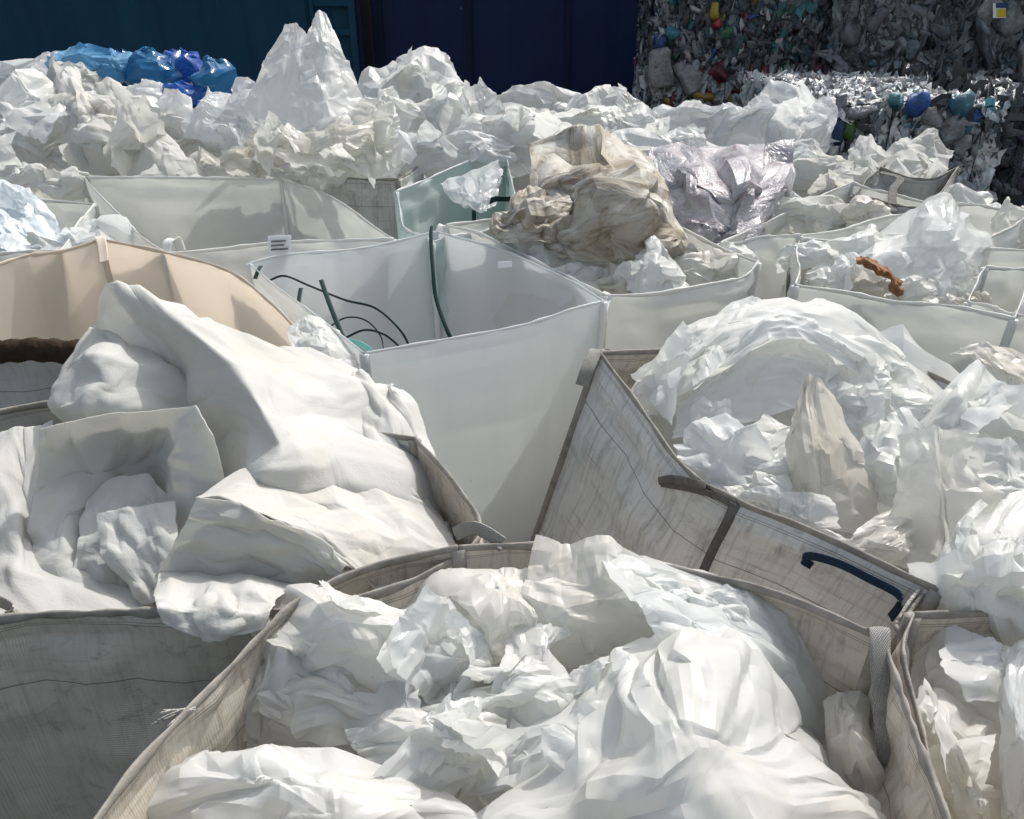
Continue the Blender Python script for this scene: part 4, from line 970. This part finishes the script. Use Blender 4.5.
# ------------------------------------------------------------------ middle distance
sheet('soiled_bundle', 'large soiled beige bundle peaked over the round white bag', 'bundle', [
 [(530,150,3.95),(572,128,3.95),(600,123,3.95),(632,150,3.9),(650,165,3.95)],
 [(530,180,3.7),(570,172,3.58),(620,165,3.5),(655,178,3.55),(668,200,3.7)],
 [(526,215,3.5),(580,200,3.38),(620,190,3.2),(660,205,3.3),(678,230,3.5)],
 [(520,235,3.4),(555,235,3.25),(612,220,3.05),(655,235,3.15),(680,250,3.35)],
 [(545,250,3.25),(580,260,3.12),(620,264,3.05),(655,268,3.1),(676,268,3.2)]], M['beige_cloth'], ex=1.08, res=129, stiff=.2, vary=.8, thick=.002, crink=.22, pleat=.08, npleat=6, crease=.06, lin=True)
sheet('soiled_bundle', 'twisted soiled arm of cloth at the left of the beige bundle', 'bundle', [
 [(508,200,3.5),(530,190,3.55),(562,190,3.55)],
 [(496,225,3.35),(530,215,3.3),(570,210,3.35)],
 [(505,245,3.25),(535,240,3.2),(575,235,3.25)]], M['beige_cloth'], ex=1.3, res=65, thick=.002)
sheet('printed_bag', 'grey purple printed film bag right of the beige bundle', 'film bag', [
 [(648,152,4.35),(690,147,4.42),(740,147,4.42),(794,147,4.4)],
 [(652,185,4.1),(700,178,3.92),(750,182,3.92),(788,180,4.1)],
 [(662,215,3.85),(705,220,3.7),(745,222,3.7),(772,212,3.85)],
 [(678,234,3.72),(710,242,3.62),(740,245,3.62),(764,236,3.75)]], M['printed'], ex=1.2, res=65, vary=.8)
MID = 'white film in the round white bag'
def clump(label, px, py, wpx, hpx, Y, mat, ex=1.2, ang=0.0, bulge=.6, res=33, lean=.55, cat=PS, name='film_sheet', group=None, seed=0, jit=.14, n=5, **kw):
    rg = np.random.RandomState(seed * 7 + int(px * 3 + py * 11)); C0 = PY(px, py, Y); k = Y / F_PX * 1.06
    w_, h_ = wpx * k, hpx * k
    upd = np.array([0, lean, 1.0]); upd /= np.linalg.norm(upd); out = np.cross(RGT, upd) * 1.0
    out = out if out[1] < 0 else -out
    net = []
    for a in np.linspace(1, -1, n):
        row = []
        for b_ in np.linspace(-1, 1, n):
            # square to disc
            u = b_ * math.sqrt(1 - a * a / 2); v = a * math.sqrt(1 - b_ * b_ / 2)
            uu, vv = u * math.cos(ang) - v * math.sin(ang), u * math.sin(ang) + v * math.cos(ang)
            r2 = min(1, u * u + v * v)
            p = C0 + RGT * uu * w_ + upd * vv * h_ + out * (bulge * min(w_, h_) * (math.sqrt(1 - r2 * .999) - .35))
            p = p + rg.randn(3) * jit * min(w_, h_)
            row.append(p)
        net.append(row)
    return sheet(name, label, cat, net, mat, ex=ex, res=res, group=group, px=False, seed=seed * 31 + int(px + py), **kw)
clump('white film tuft left of the beige bundle in the round bag', 538, 262, 27, 18, 3.25, f, group=MID, seed=1, res=65)
clump('low strip of white film at the front rim of the round bag', 585, 276, 36, 14, 3.1, f, group=MID, seed=2, res=65)
sheet('film_sheet', 'pointed white film in front of the beige bundle', PS, [
 [(638,248,3.12),(652,228,3.18),(664,245,3.14)],[(632,270,3.0),(655,262,2.92),(680,272,3.0)],[(628,292,2.9),(655,298,2.84),(690,290,2.92)]], f, ex=1.15, res=65, group=MID)
clump('crumpled white film at the right side of the round bag', 705, 272, 46, 20, 3.15, M['film_warm'], group=MID, seed=3, res=65)
clump('small soiled film scrap at the round bag front rim', 625, 288, 26, 12, 2.98, M['film_dirty'], group=MID, seed=4)
clump('flat film against the right rim of the round bag', 738, 262, 22, 16, 3.3, f, group=MID, seed=5)
clump('film packed low in the round bag', 612, 262, 92, 22, 3.4, f, group=MID, seed=6, res=65, jit=.05, bulge=.3)
# right bag contents
RB = 'film scraps in the bag with the rust stained scrap'
sheet('film_sheet', 'large clear film tent standing in the right bag', PS, [
 [(862,245,3.35),(905,215,3.45),(942,194,3.5),(962,212,3.45),(980,242,3.45)],
 [(850,266,3.1),(900,248,3.12),(938,236,3.02),(962,250,3.08),(980,250,3.3)],
 [(880,285,2.98),(912,275,2.95),(935,275,2.9),(952,275,2.95),(970,280,3.15)],
 [(912,300,2.9),(925,302,2.88),(940,302,2.86),(955,300,2.9),(966,295,3.05)]], M['film_clear'], ex=1.04, crink=.06, lin=True, res=65, group=RB, stiff=.3)
clump('smooth grey white film left of the clear tent', 872, 250, 38, 20, 3.25, fc, 1.12, .1, group=RB, seed=1, res=65)
clump('bluish film at the left end of the right bag', 812, 258, 34, 18, 3.3, fc, 1.15, .2, group=RB, seed=2, res=65)
clump('crinkled film in the near left corner of the right bag', 822, 282, 26, 14, 3.08, f, group=RB, seed=3)
clump('white film loop beside the rust stained rag', 846, 280, 20, 22, 3.0, fc, 1.2, group=RB, seed=4)
clump('white film lump in front of the clear tent', 915, 292, 26, 16, 2.86, f, group=RB, seed=5, res=65)
clump('grey film tube at the front rim of the right bag', 946, 304, 22, 9, 2.78, M['film_dirty'], group=RB, seed=6)
clump('tiny film scrap by the front right rim', 975, 305, 18, 12, 2.8, M['film_dirty'], group=RB, seed=7)
clump('soiled rag end below the rust stained rag', 875, 286, 22, 12, 2.95, M['film_dirty'], group=RB, seed=8)
clump('film packed low in the right bag', 900, 285, 110, 24, 3.15, f, group=RB, seed=9, res=65, jit=.05, bulge=.3)
sheet('stained_rag', 'twisted rust brown rag lying on the white film', 'rag', [
 [(858,257,2.96),(873,261,2.91),(888,269,2.88),(900,282,2.86),(906,292,2.88)],[(858,260,2.90),(870,264,2.85),(885,273,2.82),(897,286,2.80),(904,295,2.83)],[(859,263,2.93),(868,267,2.89),(883,277,2.86),(893,290,2.84),(902,297,2.86)]], M['rust'], ex=1.2, res=65, crink=.2)
# back bags contents
BK = 'white film and felt scattered over the back bags'
clump('twisted white felt in the back panelled bag', 812, 214, 40, 16, 3.9, fe, group=BK, seed=11, name='felt_sheet', cat='felt sheet')
clump('white film scrap with dark holes in the back panelled bag', 868, 216, 22, 18, 3.85, M['film_dirty'], group=BK, seed=12)
clump('pale film pile at the far right picture edge', 1016, 245, 24, 40, 3.7, M['film_warm'], group=BK, seed=13)
clump('white film scrap at the right edge behind the bags', 1010, 222, 40, 16, 4.4, f, group=BK, seed=14)
clump('twisted felt bundle left of the fanned sheets', 815, 178, 46, 22, 5.0, fe, 1.4, group=BK, seed=15, res=65, name='felt_sheet', cat='felt sheet')
clump('knotted felt end under the fanned sheets', 850, 185, 24, 18, 4.8, fe, 1.4, group=BK, seed=16, name='felt_sheet', cat='felt sheet')
sheet('felt_sheet', 'fanned white felt standing left of its twin', 'felt sheet', [
 [(850,150,5.2),(868,136,5.25),(884,152,5.2)],[(848,165,5.05),(868,160,4.95),(886,168,5.0)],[(855,188,4.85),(870,190,4.75),(886,190,4.8)]], fe, ex=1.15, res=33, group=BK)
sheet('felt_sheet', 'broad fanned white felt with a hollow centre before the front bale', 'felt sheet', [
 [(890,150,5.25),(912,137,5.25),(935,136,5.25),(952,152,5.15)],[(885,165,5.05),(905,158,4.95),(928,160,5.1),(948,165,5.0)],[(890,190,4.75),(908,192,4.7),(922,188,4.75),(932,180,4.85)]], fe, ex=1.15, res=65, group=BK)
clump('grey white film in front of the fanned felt', 960, 205, 30, 18, 4.4, f, group=BK, seed=17)
clump('milky film bag with sharp facets below the dark bale', 782, 140, 52, 40, 5.8, M['film_clear'], 1.15, group=BK, seed=18, res=65, bulge=.9, stiff=.3, lean=.3)
clump('rounded milky film bag left of the faceted bag', 700, 130, 54, 26, 6.0, M['film_clear'], 1.2, group=BK, seed=19, res=65, bulge=.9)
clump('low white film beneath the faceted bag', 775, 175, 40, 26, 5.0, M['film_clear'], 1.25, group=BK, seed=20, res=65)
clump('film fold right of the grey purple bag', 775, 205, 22, 30, 4.3, f, 1.15, group=BK, seed=21)
clump('small bright film tuft on the back row centre', 540, 104, 42, 20, 6.4, f, group=BK, seed=22, lean=.8)
clump('white film mound right of the back row centre', 606, 112, 34, 22, 6.2, f, group=BK, seed=23, res=65)
clump('film bulge left of the milky bags', 640, 128, 28, 20, 5.9, f, group=BK, seed=24)
clump('wide low film in the middle of the back row', 565, 128, 70, 20, 5.8, f, group=BK, seed=25, res=65, lean=.9)
clump('film scrap by the small grey back bag', 492, 112, 26, 10, 6.8, M['film_warm'], group=BK, seed=26)
clump('film wisp above the pale green liner', 492, 138, 40, 20, 5.2, f, group=BK, seed=27)
clump('smooth film sheet below the back row mound', 440, 152, 66, 20, 5.0, fc, 1.1, group=BK, seed=28, lean=.9)
clump('tall white film mound right of the peaked sheet', 408, 95, 50, 36, 5.9, f, 1.25, group=BK, seed=29, res=65)
clump('film roll leaning on the peaked sheet', 382, 120, 26, 26, 5.2, f, 1.25, group=BK, seed=30)
clump('wrinkled film spread before the tall mound', 430, 128, 60, 22, 5.4, f, 1.3, group=BK, seed=31, res=65)
clump('glossy film hanging at the right of the peaked sheet', 372, 150, 28, 32, 4.7, M['film_clear'], 1.2, group=BK, seed=32)
clump('film heap behind the beige bundle', 660, 160, 60, 26, 4.9, f, 1.2, group=BK, seed=33, res=65)
clump('film spread behind the back row centre', 560, 150, 90, 22, 5.2, f, 1.25, group=BK, seed=34, res=65, lean=.9)
# tall peaked sheet
PK = dict(ex=1.04, res=65, stiff=.3, lin=True, crink=.10, crease=.07, pleat=.03)
sheet('film_sheet', 'cream left half of the tall film peak before the teal container', PS, [
 [(286,25,4.97),(296,24,4.95),(310,38,4.92)],[(270,52,4.90),(288,50,4.85),(308,52,4.80)],[(256,82,4.84),(280,78,4.74),(304,68,4.66)],[(243,106,4.78),(262,122,4.62),(292,138,4.46)]], f, **PK)
sheet('film_sheet', 'bluish shaded plate in the front of the tall film peak', PS, [
 [(302,62,4.68),(325,56,4.70),(348,62,4.78)],[(290,98,4.56),(322,97,4.54),(360,96,4.70)],[(284,138,4.42),(320,137,4.40),(368,120,4.56)]], fc, **PK)
sheet('film_sheet', 'thin pointed spike at the top of the tall film peak', PS, [
 [(313,20,4.96),(319,10,4.98),(326,14,4.98)],[(305,48,4.80),(323,40,4.76),(343,52,4.84)],[(302,72,4.70),(330,74,4.70),(366,104,4.84)]], f, **PK)
sheet('film_sheet', 'wide folded film at the foot of the peaked sheet', PS, [
 [(255,120,4.62),(300,130,4.46),(345,126,4.46),(392,104,4.62)],
 [(262,142,4.46),(310,150,4.28),(350,142,4.28),(396,130,4.5)],
 [(288,164,4.5),(330,168,4.33),(360,170,4.3),(388,152,4.45)]], M['film_warm'], ex=1.1, res=65)
# left back heap
LB = 'white sheets heaped at the left behind the bags'
clump('printed white film at the far upper left corner', 30, 88, 50, 30, 5.9, M['film_clear'], 1.25, group=LB, seed=41, res=65)
sheet('felt_sheet', 'upright white felt finger in the left heap', 'felt sheet', [
 [(58,80,5.3),(70,66,5.35),(82,80,5.3)],[(60,105,5.1),(78,100,4.95),(96,105,5.05)],[(66,125,4.9),(82,128,4.8),(100,118,4.9)]], fe, ex=1.15, res=65, group=LB)
clump('pale felt roll behind the upright finger', 70, 82, 24, 16, 5.6, fe, 1.25, group=LB, seed=42, name='felt_sheet', cat='felt sheet')
sheet('felt_sheet', 'felt draped down toward the empty white bag', 'felt sheet', [
 [(92,92,5.3),(108,78,5.35),(128,92,5.3)],[(95,115,5.1),(128,110,5.0),(158,125,5.05)],[(105,145,4.9),(140,140,4.8),(180,150,4.85)],[(112,180,4.7),(145,182,4.66),(196,172,4.7)]], fe, ex=1.1, res=65, group=LB)
clump('broad felt fold in the middle of the left heap', 78, 112, 34, 22, 5.0, fe, 1.2, .5, group=LB, seed=43, res=65, name='felt_sheet', cat='felt sheet')
clump('twisted felt knot at the foot of the left heap', 92, 145, 40, 26, 4.75, fe, 1.3, group=LB, seed=44, res=65, name='felt_sheet', cat='felt sheet')
clump('shaded film plane at the left picture edge', 18, 135, 50, 40, 4.9, fc, 1.1, -.5, group=LB, seed=45, res=65)
clump('loose felt lump above the bluish film', 52, 185, 36, 16, 4.4, fe, 1.25, group=LB, seed=46, name='felt_sheet', cat='felt sheet')
clump('film scrap at the left edge above the bluish film', 5, 180, 36, 16, 4.5, f, 1.25, group=LB, seed=47)
clump('white felt strip right of the left heap', 182, 97, 34, 14, 6.0, fe, 1.2, group=LB, seed=48, name='felt_sheet', cat='felt sheet')
clump('small felt pad between the left heap and the peaked sheet', 186, 125, 26, 14, 5.4, fe, 1.2, group=LB, seed=49, name='felt_sheet', cat='felt sheet')
clump('second felt pad just below the small pad', 196, 148, 26, 14, 5.1, fe, 1.2, group=LB, seed=50, name='felt_sheet', cat='felt sheet')
clump('felt tail by the back rim of the empty white bag', 200, 168, 32, 12, 4.9, M['film_warm'], 1.2, group=LB, seed=51)
clump('milky film bag left of the peaked sheet', 228, 125, 34, 36, 5.2, M['film_clear'], 1.2, group=LB, seed=52, res=65)
clump('grey film scraps on the weathered grey bag', 265, 160, 40, 18, 4.7, M['film_dirty'], 1.3, group=LB, seed=53, res=65)
clump('film lump on the back rim of the weathered bag', 320, 172, 44, 12, 4.6, f, 1.25, group=LB, seed=54)
clump('sheets packed low under the left heap', 70, 150, 130, 50, 5.2, f, 1.2, group=LB, seed=55, res=65, jit=.05, bulge=.4)
clump('sheets packed low behind the peaked sheet', 240, 140, 120, 40, 5.8, f, 1.2, group=LB, seed=56, res=65, jit=.05, bulge=.4)
# left edge: bluish film and clear wrap
sheet('film_sheet', 'bluish film roll curving down at the left edge', PS, [
 [(-40,190,3.95),(0,183,3.95),(30,190,3.9)],[(-40,205,3.7),(10,198,3.65),(50,215,3.6)],[(-40,235,3.4),(15,232,3.4),(70,246,3.4)]], M['film_blue'], ex=1.06, res=65, stiff=.3)
sheet('film_sheet', 'second bluish film curl just above the clear wrap', PS, [
 [(-40,215,3.55),(0,208,3.55),(20,222,3.5)],[(-40,235,3.4),(0,228,3.35),(28,240,3.35)],[(-40,252,3.25),(0,250,3.22),(30,255,3.25)]], M['film_blue'], ex=1.1, res=65)
sheet('film_sheet', 'crinkled clear wrap lying behind the tan bag rim', PS, [
 [(-40,245,3.55),(40,238,3.6),(95,225,3.7),(132,232,3.65)],[(-40,258,3.42),(40,250,3.42),(90,240,3.45),(140,246,3.45)],[(-40,270,3.32),(40,258,3.36),(90,248,3.38),(145,262,3.3)]], M['film_clear'], ex=1.3, res=65)
sheet('film_sheet', 'clear film flap hanging in the pale green liner', PS, [
 [(440,185,4.2),(470,172,4.35),(500,160,4.4)],[(452,200,4.0),(475,192,3.95),(500,180,4.1)],[(470,208,3.9),(482,212,3.85),(496,205,3.95)]], M['film_clear'], ex=1.08, res=65)
sheet('film_sheet', 'white film corner folded over the tan bag rim beside the straps', PS, [
 [(288,328,2.42),(310,318,2.44),(335,330,2.42)],[(290,345,2.3),(320,340,2.26),(352,352,2.28)],[(300,365,2.2),(330,372,2.15),(362,380,2.18)]], fc, ex=1.1, res=65)
# blue bags
BB = 'blue film bags on the left heap'
def blob(label, px, py, wpx, hpx, Y, mat, ex=1.3, seed=1, depth=1.0, name='film_bag', cat='film bag', group=BB, res=65):
    rg = np.random.RandomState(seed); C0 = PY(px, py, Y); k = Y / F_PX * 1.06; w_, h_ = wpx * k, hpx * k
    net = []
    for la in np.linspace(math.pi / 2 - .06, -math.pi / 2 + .06, 7):
        row = []
        for lo in np.linspace(math.pi / 2, math.pi / 2 + 2 * math.pi, 11):
            d = 1 + .0 * lo
            row.append(C0 + np.array([math.cos(la) * math.cos(lo) * w_, math.cos(la) * math.sin(lo) * min(w_, h_ * 1.5) * depth, math.sin(la) * h_]))
        row = [p + rg.randn(3) * .17 * min(w_, h_) for p in row[:-1]]; row.append(row[0]); net.append(row)
    return sheet(name, label, cat, net, mat, ex=ex, res=res, group=group, px=False, seed=seed * 17, rag=0, vary=.8, crink=.2, lin=True, crease=.08)
blob('pale blue film bag, leftmost and lightest of the blue bags', 92, 66, 31, 17, 5.9, M['pale_blue_film'], 1.12, 61)
blob('teal blue film bag in the middle of the blue bags', 150, 73, 22, 18, 5.95, M['teal_film'], 1.14, 62)
blob('deep blue film bag at the top right of the blue bags', 182, 69, 18, 15, 6.1, M['blue_film'], 1.14, 63)
blob('teal blue film bag at the right end of the blue bags', 214, 84, 18, 18, 5.8, M['teal_film'], 1.14, 64)
blob('deep blue film bag lowest of the blue bags', 184, 97, 20, 11, 5.65, M['blue_film'], 1.14, 65)
blob('clear grey film scrap among the blue bags', 148, 93, 16, 9, 5.6, M['film_clear'], 1.3, 66)
blob('dark blue film bag behind the leftmost pale bag', 124, 64, 12, 10, 6.3, M['blue_film'], 1.14, 67)
clump('pale sheets carrying the blue film bags', 150, 112, 90, 26, 6.6, M['film_clear'], 1.2, group=LB, seed=57, res=65, lean=.9)
# green strapping in the empty liner bag
GS = 'green plastic straps in the empty bag'
def gstrap(label, pts, wpx, mat=M['green_strap'], nm='plastic_strap', side=None):
    P = [PY(*p) for p in pts]; wd = wpx * float(np.mean([p[2] for p in pts])) / F_PX * 1.05
    o = ribbon(nm, P, wd, mat, None, side, 40, .0015); tag(o, label, 'strap', GS); return o
gstrap('thick short green strap standing upright in the empty bag', [(321, 280, 2.75), (330, 305, 2.62), (341, 332, 2.5), (350, 352, 2.42)], 5)
gstrap('long green strap curving across the liner', [(270, 280, 3.0), (285, 276, 3.0), (310, 286, 2.9), (345, 300, 2.75), (375, 308, 2.7), (400, 330, 2.62), (412, 352, 2.6)], 2.2, side=(0, .3, 1))
gstrap('green strap arching low behind the liner front rim', [(325, 330, 2.6), (345, 318, 2.62), (365, 320, 2.62), (380, 335, 2.58), (384, 352, 2.55)], 1.6, side=(0, .3, 1))
gstrap('short green strap arch at the lower right of the liner', [(345, 338, 2.5), (365, 330, 2.5), (385, 335, 2.5), (403, 350, 2.5)], 2.2, side=(0, .3, 1))
gstrap('green strap hanging over the back corner of the empty bag', [(432, 226, 3.44), (431, 238, 3.38), (433, 270, 3.24), (436, 298, 3.14), (447, 330, 3.02), (455, 345, 2.98)], 4)
gstrap('tiny green strap end beside the tan bag rim', [(261, 266, 3.05), (258, 271, 3.0), (255, 279, 2.96)], 4)
gstrap('short green strap stub left of the upright strap', [(301, 288, 2.85), (299, 300, 2.78), (297, 314, 2.72)], 4.5)
gstrap('mint strap curl at the foot of the upright strap', [(344, 341, 2.40), (358, 343, 2.38), (372, 351, 2.36)], 6, M['mint'], side=(0, .4, 1))
gstrap('dark green strap lying across the pale green liner', [(485, 204, 3.95), (496, 199, 3.95), (512, 199, 3.97)], 5, side=(0, .3, 1))
gstrap('green strap tip below the clear flap', [(474, 205, 3.95), (474, 213, 3.92), (474, 222, 3.9)], 4)
build_sheets()

# ------------------------------------------------------------------ loose flaps and straps laid on the built surfaces
from mathutils.bvhtree import BVHTree
def bvh_of(objs):
    vs, ps, own = [], [], []; k = 0
    for o in objs:
        me = o.data; n = len(me.vertices); co = np.zeros(n * 3); me.vertices.foreach_get('co', co); co = co.reshape(-1, 3)
        base = np.array(o.location) + (np.array(o.parent.location) if o.parent else 0)
        vs += [tuple(v) for v in (co + base)]
        for p in me.polygons: ps.append(tuple(k + q for q in p.vertices)); own.append(o)
        k += n
    return BVHTree.FromPolygons(vs, ps), own
def cast(tree, px, py):
    r = ray(px, py); r = r / np.linalg.norm(r)
    loc, nr, idx, dist = tree[0].ray_cast(Vector(CAMP), Vector(r))
    if loc is None: return None
    nr = np.array(nr); nr = nr if np.dot(nr, r) < 0 else -nr
    return np.array(loc), nr, tree[1][idx], r
TREE = bvh_of([o for o in BUILT])
def hitpt(px, py, off=.006, tree=None):
    h = cast(tree or TREE, px, py); return None if h is None else h[0] - h[3] * off
B4T = bvh_of([o for o in BUILT if o.parent == B4]); B1T = bvh_of([o for o in BUILT if o.parent == B1])
def wstrap(par, tree, pts, wpx, mat, side=None, lab=None, nm='lifting_loop', n=30):
    P = [hitpt(p[0], p[1], p[2], tree) for p in pts]; P = [p for p in P if p is not None]
    wd = wpx * P[0][1] / F_PX * 1.15; o = ribbon(nm, P, wd, mat, par, side, n)
    if lab: o['label'] = lab
wstrap(B4, B4T, [(659, 481, .035), (675, 479, .035), (705, 486, .02), (722, 493, .012), (736, 503, .010)], 8, M['web_grey'], (0, .25, 1))
wstrap(B4, B4T, [(661, 484, .02), (690, 489, .012), (715, 496, .010), (732, 505, .010)], 6, M['web_grey'], (0, .25, 1))
wstrap(B4, B4T, [(737, 504, .008), (729, 522, .008), (717, 545, .008), (704, 574, .008)], 15, M['web_grey'], None, None, 'seam_strap')
wstrap(B4, B4T, [(812, 566, .008), (803, 560, .02), (812, 556, .028), (840, 564, .03), (870, 579, .022), (897, 593, .022), (900, 604, .03), (890, 618, .03)], 9, M['web_blue'], (.1, .3, 1), 'dark blue webbing loop')

def flap(px, py, wpx, hpx, seed, tilt=None, lift=.02, fold=None, mat=None, tree=None):
    """a loose end of the sheet found at that pixel: a folded piece rooted in it"""
    h = cast(tree or TREE, px, py)
    if h is None: return
    p, nr, own, r = h; rg = np.random.RandomState(seed)
    if own.name.startswith(('side_panel', 'soiled', 'printed', 'film_bag', 'stained')): return
    k = np.linalg.norm(p - CAMP) / F_PX; w_, h_ = wpx * k / 2, hpx * k / 2
    up = np.array([0, 0, 1.0]); t = rg.uniform(-.4, .6) if tilt is None else tilt
    ax = np.cross(nr, up); ax = RGT if np.linalg.norm(ax) < .1 else ax / np.linalg.norm(ax); ax = ax if ax[0] > 0 else -ax
    along = np.cross(ax, nr); along = along if along[2] > -.1 else -along
    a = rg.uniform(-.9, .9); A = ax * math.cos(a) + along * math.sin(a); B = -ax * math.sin(a) + along * math.cos(a)
    out = nr; fd = rg.uniform(-1.1, 1.1) if fold is None else fold
    net = []
    for v in (-1.15, -.35, .35, 1):
        row = []
        for u in (-1, -.1, .15, 1):
            q = p + A * (u * w_ * (1 + .25 * rg.randn()) * (1 - .15 * v)) + B * (v * h_ * math.cos(t)) + out * ((v + 1.0) * h_ * math.sin(t) * .9 + lift * w_ - abs(u - .03) * w_ * fd * .6 * (.6 + .4 * v) - (v < -1) * h_ * .35)
            row.append(q + rg.randn(3) * .05 * w_)
        net.append(row)
    return sheet('loose_flap', None, None, net, mat or own.data.materials[0], ex=1.05, res=33, parent=own, px=False, seed=seed + 1000, lin=True, crink=.08, pleat=.05, stiff=.2, rag=.6, fine=1.004)
rg = np.random.RandomState(42); cnt = 0
def scatter(x0, x1, y0, y1, n, w0, w1, seed, jx=1.0):
    """flaps at jittered spots of a picture region"""
    global cnt
    g_ = np.random.RandomState(seed); cols = max(1, int(round(math.sqrt(n * (x1 - x0) / (y1 - y0))))); rows = max(1, int(round(n / cols)))
    for i in range(rows):
        for j in range(cols):
            px = x0 + (j + g_.uniform(.1, .9)) * (x1 - x0) / cols; py = y0 + (i + g_.uniform(.1, .9)) * (y1 - y0) / rows
            w_ = g_.uniform(w0, w1); flap(px, py, w_, w_ * g_.uniform(.6, 1.3), seed * 100 + cnt); cnt += 1
scatter(270, 520, 600, 740, 9, 50, 110, 1)
scatter(400, 640, 640, 790, 8, 50, 110, 2)
scatter(690, 950, 385, 540, 8, 45, 95, 23)
scatter(640, 720, 350, 430, 3, 30, 60, 4)
scatter(935, 1024, 400, 640, 8, 40, 80, 5)
scatter(915, 1024, 650, 800, 3, 50, 90, 6)
scatter(0, 190, 70, 175, 14, 22, 50, 8)
scatter(180, 260, 95, 170, 9, 16, 34, 9)
scatter(365, 480, 70, 165, 8, 24, 50, 10)
scatter(255, 380, 125, 170, 6, 18, 36, 20)
scatter(470, 660, 95, 150, 8, 22, 46, 11)
scatter(510, 670, 185, 255, 6, 24, 50, 12)
scatter(500, 755, 240, 295, 9, 20, 42, 13)
scatter(655, 830, 108, 140, 6, 20, 36, 14)
scatter(780, 900, 215, 300, 10, 18, 40, 15)
scatter(770, 960, 140, 195, 10, 16, 34, 16)
scatter(0, 140, 185, 260, 6, 24, 50, 17)
build_sheets()
